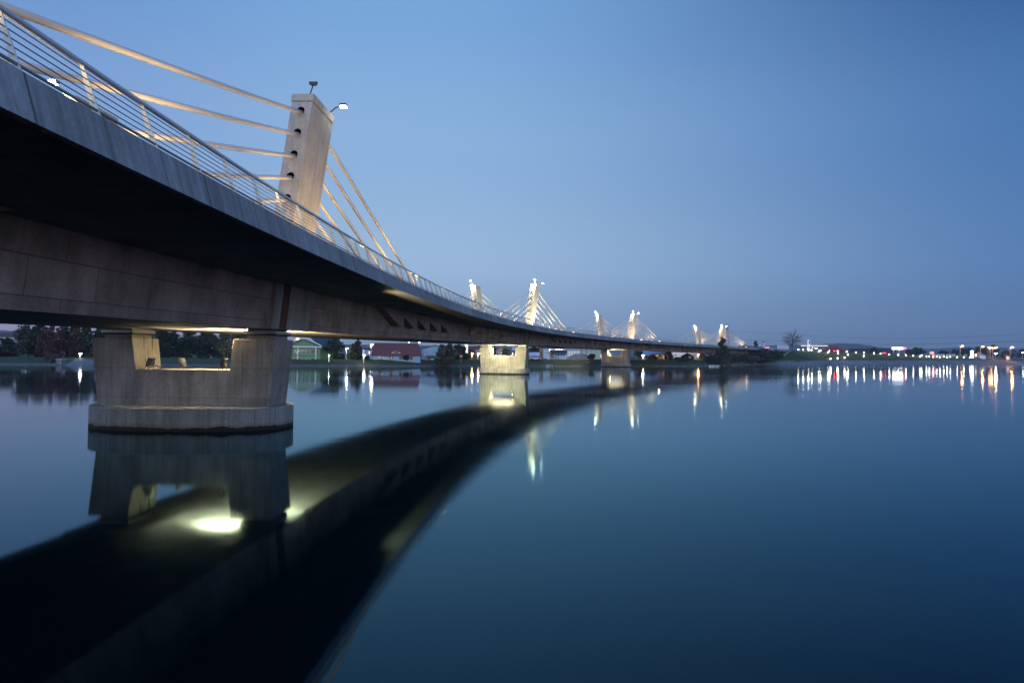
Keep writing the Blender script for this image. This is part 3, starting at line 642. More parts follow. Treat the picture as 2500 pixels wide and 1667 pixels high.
for i, (kd, u, vb, vt, wp, Y, lab, m) in enumerate(TL):
    if u < 660 and kd == 'round': wp *= 1.3; vt -= 5
    far = Y > 500
    tree(kd, u, vb, vt, wp, Y, lab, m, 'shrub' if kd == 'shrub' else 'tree', n=900 if far or kd == 'shrub' else 3000, leaf=.85 if far else .45)
tree('bare', 1934, 857, 802, 52, 392, 'large bare winter tree standing beside the bridge end', None, 'bare_tree')

# ---------------------------------------------------------------- buildings
def dist_k(p): return math.hypot(p[0], p[1])/F*math.cos(math.atan2(p[0], p[1]))
def building(name, cat, lab, u0, u1, vb, ve, vr, Y, depth, wall, roof, kind='gable_front', wins=(), doors=(), hip=0, over=.35, extra=None, yaw=0, base_drop=1.):
    """kind: gable_front (ridge away from viewer), gable_side (ridge across), flat"""
    uc = (u0+u1)/2; p = S(uc, vb, Y); az = math.atan2(p.x, p.y); k = math.hypot(p.x, p.y)/F*math.cos(az)**1.0
    kk = Y/F; wd = (u1-u0)*kk/math.cos(az)*math.cos(az)**0 ; wd = (u1-u0)*kk*math.cos(az); he = (vb-ve)*kk; hr = (ve-vr)*kk
    t = thing(name, lab, cat, p, -az+yaw); h = wd/2
    wl = MB().box(-h, h, 0, depth, -base_drop, he)
    if kind == 'gable_front': wl.prism([(-h, 0, he), (h, 0, he), (0, 0, he+hr)], (0, depth, 0))
    if kind == 'gable_side': wl.prism([(-h+.01, 0, he), (-h+.01, depth, he), (-h+.01, depth/2, he+hr)], (.02, 0, 0)) if not hip else None
    wo = wl.build('wall', wall, t)
    th = .14; o = over
    if kind == 'gable_front':
        s_ = hr/h
        for q in (-1, 1):
            a = [(q*(h+o), -o, he-o*s_), (0, -o, he+hr), (0, depth+o, he+hr), (q*(h+o), depth+o, he-o*s_)]
            ro = MB(); ro.hexa([Vector(x)+Vector((0, 0, .02)) for x in a]+[Vector(x)+Vector((0, 0, .02+th)) for x in a]); ro.build('roof', roof, t)
    elif kind == 'gable_side':
        s_ = hr/(depth/2)
        for q in (0, 1):
            y0 = -o if q == 0 else depth+o; a = [(-h-o, y0, he-o*s_), (h+o, y0, he-o*s_), (h+o-hip, depth/2, he+hr), (-h-o+hip, depth/2, he+hr)]
            ro = MB(); ro.hexa([Vector(x)+Vector((0, 0, .02)) for x in a]+[Vector(x)+Vector((0, 0, .02+th)) for x in a]); ro.build('roof', roof, t)
        if hip:
            for q in (-1, 1):
                a = [(q*(h+o), -o, he-o*s_), (q*(h+o), depth+o, he-o*s_), (q*(h+o-hip), depth/2, he+hr)]
                MB().prism([Vector(x)+Vector((0, 0, .02)) for x in a], (0, 0, th)).build('roof', roof, t)
    else:
        MB().box(-h-o, h+o, -o, depth+o, he+.01, he+.35).build('roof', roof, t)
    for (a0, a1, b0, b1, pane, fr) in wins:      # in source pixels: u from/to, v top/bottom
        x0, x1 = ((a-uc)*kk*math.cos(az) for a in (a0, a1)); z0, z1 = ((vb-b)*kk for b in (b1, b0))
        f = .07
        wo2 = MB(); wo2.box(x0, x1, -.06, .02, z1-f, z1).box(x0, x1, -.06, .02, z0, z0+f).box(x0, x0+f, -.06, .02, z0+f, z1-f).box(x1-f, x1, -.06, .02, z0+f, z1-f)
        if x1-x0 > 1.4: wo2.box((x0+x1)/2-.04, (x0+x1)/2+.04, -.06, .02, z0+f, z1-f)
        fo = wo2.build('window', fr or M_trim, t); MB().box(x0+f, x1-f, -.025, .0, z0+f, z1-f).build('pane', pane or M_glass, fo)
    for (a0, a1, b0, b1, dm) in doors:
        x0, x1 = ((a-uc)*kk*math.cos(az) for a in (a0, a1)); z0, z1 = ((vb-b)*kk for b in (b1, b0))
        MB().box(x0, x1, -.08, .02, z0, z1).build('door', dm, t)
    if extra: extra(t, uc, vb, kk*math.cos(az), he, hr, h, depth)
    return t
C = noisy
M_green = C('green_render', (.17, .29, .14), .5, .12); M_navy = C('dark_blue_roof', (.025, .06, .10), 1, .3); M_redr = C('red_tiles', (.17, .05, .052), 1.5, .3, .8, .4)
M_blue = C('pale_blue_render', (.33, .47, .60), .6, .1); M_brownr = C('brown_tiles', (.12, .07, .05), 1.2, .3); M_greyw = C('grey_gable', (.17, .18, .2), 1, .2)
M_pink = C('pink_render', (.5, .33, .31), .6, .1); M_brick = C('brick', (.30, .15, .11), 2, .3); M_pale = C('pale_green_cladding', (.55, .62, .50), .5, .1); M_lightroof = C('pale_blue_roof', (.42, .52, .66), .5, .12); M_red = C('red_render', (.38, .05, .06), 1, .2)
M_darkh = C('dark_cladding', (.05, .055, .075), .3, .3); M_orange = C('orange_panel', (.75, .25, .04), 1, .1)
E_win = emit('lit_window', (1, .72, .38), 3.2); E_win2 = emit('lit_window_pale', (.9, .95, .8), .9); E_red = emit('red_sign', (1, .05, .08), 3); E_sign = emit('white_sign', (1, .97, .95), 12)
W_ = lambda a, b, c, d, p=None, f=None: (a, b, c, d, p, f)
def green_extra(t, uc, vb, k, he, hr, h, dp):
    for u in (726.5, 771): x = (u-uc)*k; MB().box(x-.16, x+.16, -.5, -.2, -1, he-.2).build('column', M_trim, t)
    MB().box(-h-.3, h+.3, -.55, -.1, he-.25, he+.12).build('cornice', M_trim, t)
    n = 14; cu = [(-h*1.06+h*2.12*i/n, -.42, he+.2+hr*.92*(1-abs(-1+2*i/n)**1.5)) for i in range(n+1)]; MB().tube(cu, .16, 5).build('gable_trim', M_trim, t)
    MB().prism([(h*1.0, 2.5, he+.1), (h*1.0+5.6, 2.5, he+.1), (h*1.0+5.6, 9, he+3.2), (h*.3, 9, he+3.2)], (0, 0, .2)).build('side_roof', M_navy, t)
    MB().box(h+.01, h+5.4, 3.2, 14, -1, he).build('side_wing', M_green, t)
building('office_building', 'building', 'green rendered two storey building with white curved gable near the first pier', 698, 782, 878.5, 846, 827, 200, 16, M_green, M_navy, 'gable_front',
  wins=[W_(703, 713, 853, 863), W_(719, 725, 853, 863), W_(728.5, 735, 853, 863), W_(738.5, 755, 853, 863), W_(758.5, 769, 853, 863), W_(704, 714, 873, 878), W_(719, 735, 873, 878), W_(748, 754, 873.5, 877.5), W_(759, 768, 873.5, 877.5)], extra=green_extra, over=.5)
building('white_building', 'building', 'white facade glimpsed between the trees through the first pier opening', 452, 566, 877.5, 862, 851, 222, 10, M_white, M_brownr, 'gable_side', wins=[W_(x, x+5, 866, 874) for x in (466, 480, 494, 508, 522, 536, 550)])
building('house', 'house', 'pale house with brown roof at the far left edge of the picture', -25, 33, 872, 822, 812, 215, 12, M_white, M_brownr, 'gable_side', wins=[W_(5, 10, 826, 834), W_(13, 18, 826, 834), W_(21, 26, 826, 834), W_(8, 12, 846, 856), W_(20, 24, 846, 852)])
def dormer(t, uc, vb, k, he, hr, h, dp):
    x0, x1 = (953-uc)*k, (980-uc)*k; zb = he+.5; y0 = .45
    MB().prism([(x0, y0+.1, zb), (x1, y0+.1, zb), (x1-1, y0+.1, zb+.75), (x0+1, y0+.1, zb+.75)], (0, 2.2, 0)).build('dormer', M_white, t)
    MB().box((x0+x1)/2-.75, (x0+x1)/2+.75, y0-.02, y0+.12, zb+.15, zb+.65).build('dormer_window', M_glass, t)
    MB().prism([(x0-.3, y0-.2, zb+.02), (x0+1, y0-.2, zb+.78), (x1-1, y0-.2, zb+.78), (x1+.3, y0-.2, zb+.02), (x1-1, y0-.2, zb+.95), (x0+1, y0-.2, zb+.95)], (0, 3.2, 0)).build('dormer_roof', M_redr, t)
building('red_roofed_house', 'house', 'long low house with a big red tiled roof and one dormer', 909, 1027, 878.5, 867, 838, 208, 10, M_blue, M_redr, 'gable_side', hip=.9,
  wins=[W_(924, 931, 870, 877, None, M_orange), W_(937, 941, 872, 876), W_(951, 959, 870, 878, None, M_orange), W_(974, 982, 870, 878, None, M_orange), W_(1001, 1008, 870, 878, None, M_orange)], extra=dormer)
building('blue_shed', 'building', 'pale blue gabled shed with a white garage door', 1029, 1092, 878.5, 852, 843, 214, 12, M_blue, M_darkh, 'gable_front', wins=[W_(1037, 1043, 865, 870, None, M_orange), W_(1039.5, 1044, 874.5, 878)], doors=[(1048, 1068, 865, 878.3, M_white)])
building('yard_building', 'building', 'low building lit orange behind the spreading conifer', 848, 880, 878, 866, 864, 216, 8, M_brick, M_darkh, 'flat', wins=[W_(852, 857, 868, 876, E_win), W_(866, 870, 868, 876, E_win)])
building('house', 'house', 'small grey house with an orange lit window left of the red roof', 884, 908, 878, 853, 852, 220, 8, M_white, M_darkh, 'flat', wins=[W_(900, 903, 857, 864, E_win), W_(889, 892, 858, 864)])
building('tall_lit_block', 'building', 'narrow glowing white block rising behind the dark cypress', 1134, 1142, 879, 838, 837, 262, 5, emit('glowing_facade', (1, .9, .6), .9), M_darkh, 'flat', wins=[W_(1137, 1138.5, 843, 846), W_(1137, 1138.5, 849, 852)])  # facade material glows by itself in place of light falling on it
building('house', 'house', 'pinkish house with red roof seen through the second pier opening', 1211, 1232, 879, 857, 846, 275, 9, M_pink, M_redr, 'gable_front', wins=[W_(1216, 1219, 861, 865), W_(1223, 1226, 861, 865, E_win)])
building('house', 'house', 'reddish gabled house between the willow and the second pier', 1146, 1172, 862, 852, 845, 320, 9, M_pink, M_redr, 'gable_side', wins=[W_(1154, 1157, 855, 858, E_win)])
building('red_hut', 'hut', 'small dark red hut with a pale blue roof right of the second pier', 1293, 1315, 878, 868.5, 861, 238, 7, M_red, M_lightroof, 'gable_side', doors=[(1296, 1297, 869, 878, M_trim), (1305, 1306, 869, 878, M_trim)])
building('brick_tower', 'building', 'narrow brick stair tower beside the small red hut', 1316, 1326, 878, 848, 847, 262, 5, M_brick, M_pink, 'flat', wins=[W_(1319, 1323, 852, 856)])
building('factory', 'building', 'dark factory with a row of lit yellow windows', 1326, 1392, 878, 851, 850, 300, 20, M_white, M_navy, 'flat', wins=[W_(1340, 1346, 852, 857.5, E_win), W_(1348, 1352, 852, 857.5, E_win2), W_(1354, 1361, 852, 857.5, E_win), W_(1362, 1366, 852, 857.5, E_sign), W_(1368, 1374, 852, 855, E_win), W_(1376, 1379, 852, 855, E_win2)])
building('workshop', 'building', 'low white workshop with a dark blue roof below the lit windows', 1344, 1382, 877, 863, 855, 258, 9, M_white, M_navy, 'gable_side', wins=[W_(1355, 1380, 864, 868)], doors=[(1343, 1352, 862, 874, M_orange)])
building('pale_hall', 'building', 'long pale green industrial hall with white ribs behind the gravel heap', 1382, 1466, 876, 853, 852, 280, 25, M_pale, M_lightroof, 'flat', wins=[W_(1386+i*3.8, 1387.6+i*3.8, 856, 870, E_win2) for i in range(8)])
building('container', 'container', 'white box container beside the orange door', 1334, 1343, 877, 862, 861, 255, 4, M_white, M_lightroof, 'flat')
building('house', 'house', 'house with a bright pale blue roof right of the third pier', 1571, 1592, 878, 868, 857, 285, 12, M_white, M_lightroof, 'gable_side')
building('house', 'house', 'house with pale roof and a glowing yellow wall', 1594, 1622, 878, 866, 857, 290, 12, emit('glowing_wall', (1, .8, .45), .35), M_lightroof, 'gable_side')  # lamp glow on this wall is put in as emission
building('white_hall', 'building', 'white hall left of the fourth pier', 1640, 1702, 876, 858, 855, 330, 20, M_white, M_darkh, 'flat', wins=[W_(1646, 1652, 864, 868)])
building('barn', 'barn', 'low barn with pale roof and dark gable in front of the white hall', 1662, 1694, 879, 870, 862, 292, 9, M_darkh, M_lightroof, 'gable_front', doors=[(1681, 1688, 869, 876, M_white)])
building('house', 'house', 'white two storey house right of the fourth pier', 1718, 1744, 876, 857, 855, 335, 12, M_white, M_darkh, 'flat', wins=[W_(1723, 1738, 861, 866)])
building('shed', 'shed', 'small shed with white roof between thicket and broad willow', 1774, 1790, 877, 871, 868, 345, 6, M_blue, M_white, 'gable_side')
building('shed', 'shed', 'small pale triangular roofed shed left of the concrete slope', 1796, 1812, 879, 872, 869, 348, 6, M_darkh, M_white, 'gable_front')
# mall, petrol station, right-hand houses
building('long_hall', 'building', 'long dark hall behind the descending road', 2072, 2186, 864, 851.5, 851, 640, 40, M_darkh, M_darkh, 'flat')
building('long_grey_hall', 'building', 'grey hall with white lights under its roof behind the petrol station', 1958, 2030, 856, 845, 844.5, 600, 30, M_greyw, M_greyw, 'flat', wins=[W_(1970, 1978, 849.5, 850.6, E_sign), W_(1982, 1985, 848, 849, E_sign), W_(1987, 1996, 849.5, 850.6, E_sign)])
def mall():
    Y = 590; t = thing('shopping_centre', 'dark red swept roof building with a raised block in its middle', 'building', S(2037, 862, Y), -math.atan2(bx(2037, Y), Y)); k = Y/F*.9
    def q(u, v): return ((u-2037)*k, 0, (862-v)*k)
    MB().prism([q(1998, 854), q(1998, 852.5), q(2015, 851), q(2027, 848.5), q(2047, 848.5), q(2060, 850.5), q(2075, 851.5), q(2075, 854)], (0, 25, 0)).build('roof', M_red, t)
    MB().prism([q(2027, 850), q(2028.5, 843), q(2046, 843), q(2048, 850)], (0, 18, 0)).build('raised_block', M_red, t)
    MB().box((1999-2037)*k, (2074-2037)*k, .5, 24, -1, (862-854)*k).build('wall', M_darkh, t)
mall()
def canopy(u0, u1, v0, v1, vb, Y, lab, col, redend, posts, dp=10):
    uc = (u0+u1)/2; p = S(uc, vb, Y); t = thing('canopy', lab, 'canopy', p, face_cam(p)); k = Y/F*math.cos(math.atan2(p.x, p.y)); h = (u1-u0)/2*k
    MB().box(-h, h if not redend else h-2.2, 0, dp, (vb-v1)*k, (vb-v0)*k).build('roof', col, t)
    if redend: MB().box(h-2.2, h, 0, dp, (vb-v1)*k, (vb-v0)*k).build('red_fascia', E_red, t)
    for i in range(posts): x = -h*.8+1.6*h*i/(posts-1); MB().box(x-.2, x+.2, dp*.4, dp*.4+.4, -1, (vb-v1)*k).build('post', M_greyw, t)
    return t
canopy(1955, 2021, 842, 843.8, 855, 500, 'thin lit petrol station canopy beside the bare tree', emit('canopy_edge', (1, .85, .6), .9), False, 3, 8)
canopy(2178, 2212, 845.5, 850.5, 865, 560, 'glowing white canopy with a red end behind the road', E_sign, True, 3)
p = S(1974.5, 856, 520); t = thing('price_totem', 'tall white petrol station totem with a red mark', 'sign', p, face_cam(p)); k = 520/F
MB().box(-.95, .95, 0, .5, 0, (856-829.5)*k).build('panel', emit('totem_face', (.9, .92, 1), .3), t); MB().box(-.05, .75, -.06, -.01, (856-839.5)*k, (856-833)*k).build('red_mark', M_red, t); MB().box(.2, .75, -.12, -.07, (856-836)*k, (856-831)*k).build('red_mark', M_red, t)
p = S(2373, 873.5, 500); t = thing('glowing_totem', 'bright white glowing totem at the end of the row of road lights', 'sign', p, face_cam(p)); k = 500/F*.9
MB().box(-.8, .8, 0, .6, 0, (873.5-856)*k).build('panel', E_sign, t); MB().ball((0, .3, (873.5-855.5)*k), .8, 10, .5).build('cap', E_sign, t)
p = S(2275, 868, 520); t = thing('orange_board', 'square orange signboard above the road', 'sign', p, face_cam(p)); k = 520/F*.9
MB().box(-1.35, 1.35, 0, .2, (868-864)*k, (868-857)*k).build('board', emit('orange_board', (1, .5, .05), .6), t)
for q in (-1, 1): MB().box(q-.08, q+.08, .02, .18, -1, (868-864)*k).build('leg', M_dark, t)
for i, (a, b, lab, mm) in enumerate([(2285, 2295, 'leftmost white billboard beside the road', M_white), (2296.5, 2306, 'second white billboard from the left', M_white), (2311, 2320.5, 'third white billboard from the left', M_white), (2322.5, 2332.5, 'fourth white billboard from the left', M_white), (2338.5, 2349, 'billboard with a dark poster left of the white post', M_navy), (2352, 2361, 'billboard with a dark poster right of the white post', M_darkh)]):
    p = S((a+b)/2, 872, 505); t = thing('billboard', lab, 'billboard', p, face_cam(p), 'billboards along the road'); k = 505/F*.9; h = (b-a)/2*k
    MB().box(-h, h, 0, .25, (872-869.5)*k, (872-863.5)*k).build('panel', mm, t)
    for j in range(3): z = (872-868.5+1.5*j)*k; MB().box(-h+.15, h-.15, -.02, -.005, z, z+.08).build('batten', M_greyw if mm is M_white else M_trim, t)
    for q in (-h*.7, h*.7): MB().box(q-.07, q+.07, .05, .2, -1.5, (872-869.5)*k).build('leg', M_dark, t)
building('house', 'house', 'pale gabled house right of the glowing totem', 2379, 2401, 874.5, 866, 858.5, 510, 9, M_pink, M_pink, 'gable_front', wins=[W_(2380, 2384, 864, 870, E_win)])
building('annex', 'building', 'low white annex right of the pale gabled house', 2392, 2406, 874.5, 867, 866, 500, 5, M_white, M_greyw, 'flat')
building('kiosk', 'kiosk', 'small orange glowing kiosk left of the last street lamp', 2457, 2464, 874.5, 869.5, 869, 520, 3, emit('glowing_kiosk_wall', (1, .4, .12), .8), M_greyw, 'flat')  # the orange light is put into the wall as emission
building('shelter', 'shelter', 'arched grey shelter left of the small kiosk', 2452, 2460, 874, 866, 863, 560, 4, M_greyw, M_greyw, 'gable_front')
for u in (2411, 2440):
    p = S(u, 876, 500); t = thing('gantry_post', 'tall grey steel post with a side arm, %s of the pair by the orange lamps' % ('left' if u == 2411 else 'right'), 'gantry', p, face_cam(p)); k = 500/F*.9
    MB().box(-.22, .22, -.2, .2, -1, (876-850.5)*k).build('post', M_greyw, t); MB().box(-1.6, .3, -.1, .1, (876-850.5)*k, (876-850)*k+.1).build('arm', M_greyw, t)

# ---------------------------------------------------------------- lamps on land
E_sod = emit('sodium_lamp', (1, .35, .08), 60); E_cool = emit('cool_lamp', (.9, .95, 1), 60); E_bol = emit('bollard_lamp', (1, .9, .88), 55)
def street(u, vb, vt, Y, lab, em, col, pw, dbl=False, arm=1.2, rb=.3, group=None):
    p = S(u, vb, Y); t = thing('street_lamp', lab, 'street lamp', p, face_cam(p), group); H = (vb-vt)*Y/F
    MB().tube([(0, 0, -1), (0, 0, H)], .14, 6, .08).build('pole', M_steel, t)
    for q in ((-1, 1) if dbl else (1,)):
        MB().tube([(0, 0, H-.2), (q*arm*.5, 0, H+.1), (q*arm, 0, H+.15)], .06, 5).build('arm', M_steel, t)
        MB().ball((q*arm*1.2, 0, H+.1), rb, 8, .5, 1.6).build('lamp_head', em, t)
    if pw: light('POINT', (arm*.8, -.4, H-.4), pw, col, t, None, .3)
SODC = (1, .42, .12)
street(2344, 872, 845, 520, 'orange street lamp behind the billboards', E_sod, SODC, 900, rb=.45)
street(2394, 873, 846.5, 520, 'orange street lamp above the pale gabled house', E_sod, SODC, 900, rb=.45)
street(2417, 875, 849.5, 515, 'orange street lamp just left of the double lamp', E_sod, SODC, 700, rb=.35)
street(2424, 875, 849, 510, 'double headed orange street lamp', E_sod, SODC, 2500, True, 1.6, .6)
street(2466, 875, 848, 505, 'orange street lamp at the far right', E_sod, SODC, 2200, rb=.5)
street(2430, 875, 863, 540, 'low white lamp beneath the double orange lamp', E_cool, (.8, .85, 1), 300, rb=.5, arm=.2)
street(2496, 874, 861, 600, 'small white lamp at the right edge of the picture', E_cool, (.9, .95, 1), 0, rb=.3, arm=.2)
street(845, 878, 851, 204, 'round yard lamp at the left of the spreading conifer', E_white, WHITE, 160, rb=.2, arm=.2)
street(888, 878, 868, 200, 'low bright lamp at the foot of the white banner', E_white, WHITE, 130, rb=.2, arm=.1)
street(905, 878, 842, 224, 'bright yellow lamp above the left end of the red roof', emit('yellow_lamp', (1, .75, .3), 60), WHITE, 260, False, .3, .3)
street(717, 878, 828, 225, 'curved orange lamp peeping over the first pier wall', E_sod, SODC, 0, rb=.3, arm=.9)
street(997, 860, 836, 330, 'small white lamp on the ridge behind the red roof', E_white, WHITE, 0, rb=.18, arm=.1)
street(1022, 860, 836.5, 330, 'second small white lamp behind the red roof', E_white, WHITE, 0, rb=.18, arm=.1)
street(195, 876, 864, 182, 'small white lamp on the left bank below the autumn trees', E_cool, (.85, .9, 1), 60, rb=.2, arm=.1)
street(1152, 878, 864, 240, 'small warm lamp left of the dark pole', E_warm, WARM, 300, rb=.25, arm=.1)
street(1167, 878, 864, 244, 'small orange lamp right of the dark pole', E_sod, WARM, 200, rb=.25, arm=.1)
street(1569, 878, 868, 262, 'small lamp left of the pale roofs', E_white, WHITE, 300, rb=.22, arm=.1)
street(1704, 878, 866, 300, 'orange lamp beside the fourth pier', E_sod, SODC, 500, rb=.25, arm=.1)
street(1750, 876, 864.5, 345, 'small lamp under the girder right of the thicket', E_warm, WARM, 100, rb=.25, arm=.1)
BL = [(1949, 851), (1961, 853), (1974, 854), (1982, 854), (1999, 857.5), (2003.5, 855), (2021.5, 860), (2025, 856), (2046, 857), (2046.5, 863), (2067, 858), (2070.5, 866), (2090, 860), (2109, 869), (2110, 861.5), (2134, 862.3), (2150, 863.5), (2171.5, 865), (2193, 866.5), (2028, 876.4), (2045, 874.8), (2062, 873), (2212, 867.3), (2230, 868.5), (2250, 868.3), (2246, 870), (2262, 870), (2269, 869.3), (2278.5, 871), (2287, 870.3), (2295, 872), (2304, 870.7), (2312, 872.3), (2320, 871.3), (2337, 871.7), (2353, 872.3), (2368, 873)]
def road_at(u, t):
    lo, hi = -5, 460
    for _ in range(40):
        k = (lo+hi)/2; q = road(k, t, 0)
        if (q.x/q.y) < (u-1250)/F: lo = k
        else: hi = k
    return k
def emb_h(k, t):
    sec = [(8.5, rz_(k)-.1), (9.8, rz_(k)-.35), (14, rz_(k)*.55+.95), (20.2, 2.12+.003*k)]
    for (a, za), (b, zb) in zip(sec[:-1], sec[1:]):
        if t <= b: return za+(zb-za)*(t-a)/(b-a)
    return 2.1
for i, (u, v) in enumerate(BL):
    best = None
    for t_ in np.arange(8.6, 20, .3):
        k = road_at(u, t_); q = road(k, t_, emb_h(k, t_)+.5); vv = hz(u)-(q.z-HC)/q.y*F
        if best is None or abs(vv-v) < best[0]: best = (abs(vv-v), q)
    q = best[1]; q.z -= .5
    t = thing('path_light', 'low white light in the row along the grassy road embankment', 'lamp', q, face_cam(q), 'low lights on the grassy embankment')
    MB().tube([(0, 0, -.3), (0, 0, .45)], .07, 6).build('post', M_steel, t); MB().ball((0, 0, .62), .16, 8, .8).build('lamp_head', E_bol, t)
    light('POINT', (0, -.5, .8), 130, (1, .92, .72), t, None, .3)

# ---------------------------------------------------------------- transmission tower and wires
p = S(1775.5, 872, 640); t = thing('lattice_tower', 'tall grey lattice power line tower behind the farthest pylon', 'power line tower', p, 0); k = 640/F; H = (872-793)*k
m = MB(); LV = [(0, 3.2), (H*.22, 2.3), (H*.42, 1.6), (H*.6, 1.0), (H*.75, .75), (H*.88, .6), (H, .15)]
for (za, wa), (zb_, wb_) in zip(LV[:-1], LV[1:]):
    ca = [(a*wa, b*wa, za) for a, b in ((-1, -1), (1, -1), (1, 1), (-1, 1))]; cb = [(a*wb_, b*wb_, zb_) for a, b in ((-1, -1), (1, -1), (1, 1), (-1, 1))]
    for i in range(4): m.tube([ca[i], cb[i]], .11, 4); m.tube([ca[i], cb[(i+1) % 4]], .06, 3); m.tube([ca[(i+1) % 4], cb[i]], .06, 3); m.tube([cb[i], cb[(i+1) % 4]], .06, 3)
m.build('lattice', M_dark, t)
for h, wd in ((.985, 3.6), (.78, 4.6), (.62, 4.2)): MB().tube([(-wd*.5, 0, H*h), (0, 0, H*h+.5), (wd, 0, H*h)], .12, 4).build('cross_arm', M_dark, t)
for i, (pts, lab) in enumerate([([(1783, 808, 640), (2060, 823, 560), (2250, 825.5, 500), (2600, 811, 420)], 'upper power line sagging across the sky at the right'), ([(1783, 827, 640), (2060, 838, 560), (2230, 841.5, 500), (2600, 827, 420)], 'lower power line sagging across the sky at the right'), ([(1783, 809, 640), (1700, 816, 700), (1640, 822, 800)], 'power line behind the farthest stays'), ([(2050, 839, 700), (2300, 838, 560), (2600, 832, 460)], 'faint third power line at the right')]):
    P0 = [S(*q) for q in pts]; sm = []
    for a in range(len(P0)-1):
        for q in range(8):
            f = q/8; pa, pb = P0[a], P0[a+1]; pm = P0[max(a-1, 0)]; pn_ = P0[min(a+2, len(P0)-1)]
            sm.append(.5*((2*pa)+(-pm+pb)*f+(2*pm-5*pa+4*pb-pn_)*f*f+(-pm+3*pa-3*pb+pn_)*f**3))
    sm.append(P0[-1]); tag(MB().tube(sm, .05, 4).build('power_line', M_dark), lab, 'power line', 'power lines')

# water tower, poles, banner
p = S(1864.5, 853, 700); t = thing('water_tower', 'small white water tower on the distant skyline', 'tower', p, 0); k = 700/F
MB().tube([(0, 0, -1), (0, 0, (853-838)*k)], 1.3, 10).build('shaft', M_white, t); MB().tube([(0, 0, (853-840)*k), (0, 0, (853-835.5)*k)], 2., 12, 2.3).build('tank', M_white, t); MB().tube([(0, 0, (853-835.4)*k), (0, 0, (853-833.5)*k)], 2.5, 12, .4).build('roof', M_darkh, t)
p = S(1854, 853, 690); t = thing('sign_box', 'small pale square sign left of the water tower', 'sign', p, 0); MB().box(-1.2, 1.2, 0, .4, (853-845)*k, (853-841)*k).build('panel', M_white, t); MB().box(-.15, .15, .1, .3, -1, (853-845)*k).build('post', M_dark, t)
for u, vb, vt, Y, lab in ((1159.5, 878, 838, 232, 'dark thin pole left of the second pier'), (1356, 877, 855, 250, 'left of two dark poles before the lit factory'), (1363, 877, 855, 250, 'right of two dark poles before the lit factory'), (1418.5, 874, 850, 262, 'left thin pole before the pale hall'), (1431.5, 874, 850, 262, 'right thin pole before the pale hall'), (1548, 880, 856, 262, 'left of two pale poles right of the third pier'), (1551.5, 880, 856, 262, 'right of two pale poles right of the third pier'), (1786, 885, 874, 300, 'short marker pole in the thicket')):
    p = S(u, vb, Y); tag(MB().tube([(0, 0, -1), (0, 0, (vb-vt)*Y/F)], .12, 6, .08).build('pole', M_greyw if 'pale' in lab[:22] and 'hall' not in lab else M_dark), lab, 'pole').location = p
p = S(888, 878, 203); t = thing('banner', 'tall white vertical banner near the low bright lamp', 'banner', p, face_cam(p)); k = 203/F
MB().tube([(-.35, 0, -.3), (-.35, 0, 26*k)], .05, 5).build('pole', M_steel, t); MB().prism([(-.3, 0, 7*k), (.45, 0, 7*k), (.2, 0, 24*k), (-.3, 0, 25.5*k)], (0, .03, 0)).build('cloth', M_white, t)
p = S(803, 878.5, 194); t = thing('white_marker', 'slim white lit marker post on the bank left of the big dark tree', 'marker', p, 0); MB().tube([(0, 0, -.5), (0, 0, 1.1)], .09, 8).build('post', emit('marker_post', (1, .95, .85), .8), t); MB().ball((0, 0, 1.18), .11, 8).build('cap', E_white, t)
# river sign
p = S(1125.5, 879, 214); t = thing('river_sign', 'red bordered white river traffic sign on a post by the willow', 'sign', p, face_cam(p)); k = 214/F
MB().tube([(0, .08, -1), (0, .08, 12*k)], .05, 5).build('post', M_steel, t); MB().box(-.55, .55, -.02, .04, 6*k, 14*k).build('plate', M_red, t); MB().box(-.3, -.05, -.05, -.03, 7.4*k, 11*k).build('symbol', M_trim, t); MB().box(.1, .32, -.05, -.03, 8*k, 12.2*k).build('symbol', M_trim, t)
p = S(1468, 877, 238); t = thing('round_sign', 'tall oval red and orange sign at the edge of the third pier', 'sign', p, face_cam(p)); k = 238/F
MB().tube([(0, .1, -1), (0, .1, 4*k)], .06, 5).build('post', M_steel, t); MB().ball((0, 0, 8.5*k), 6.5*k, 12, 1, .32, .08).build('panel', emit('oval_sign', (1, .3, .08), 1.2), t)
p = S(1291, 884, 226)
# ---------------------------------------------------------------- heap, excavator, boats, cars, posts, gulls
def heap():
    p = S(1412, 878.5, 248); k = 248/F; b = MB(); n = 40; mrow = 14; vs = []
    for j in range(mrow):
        for i in range(n):
            u = i/(n-1); y = j/(mrow-1); x = (u-.5)*108*k
            prof = max(0, 1-abs((u-.48)/.25)**1.4)*14*k+max(0, 1-abs((u-.72)/.2)**1.5)*11*k*(1 if u > .6 else .6)+max(0, 1-abs((u-.5)/.5)**1.2)*3.2*k
            vs.append((x, y*9, prof*math.sin(math.pi*y)**.8+random.uniform(-.12, .12)-.25))
    b.add(vs, [(j*n+i, j*n+i+1, (j+1)*n+i+1, (j+1)*n+i) for j in range(mrow-1) for i in range(n-1)])
    o = b.build('gravel_heap', M_sand); o.location = p; tag(o, 'broad brown gravel heap with two humps on the bank', 'heap')
heap()
p = S(1615, 880, 262); t = thing('excavator', 'orange excavator with folded arm right of the pale roofs', 'excavator', p, 0); k = 262/F
MB().box(-1.6, .4, -.8, .8, .7, 1.5).build('body', M_orange, t); MB().box(-1.0, 0, -.6, .6, 1.5, 2.3).build('cab', M_glass, t); MB().box(-1.8, .7, -1.2, -.7, -.2, .65).box(-1.8, .7, .7, 1.2, -.2, .65).build('track', M_dark, t)
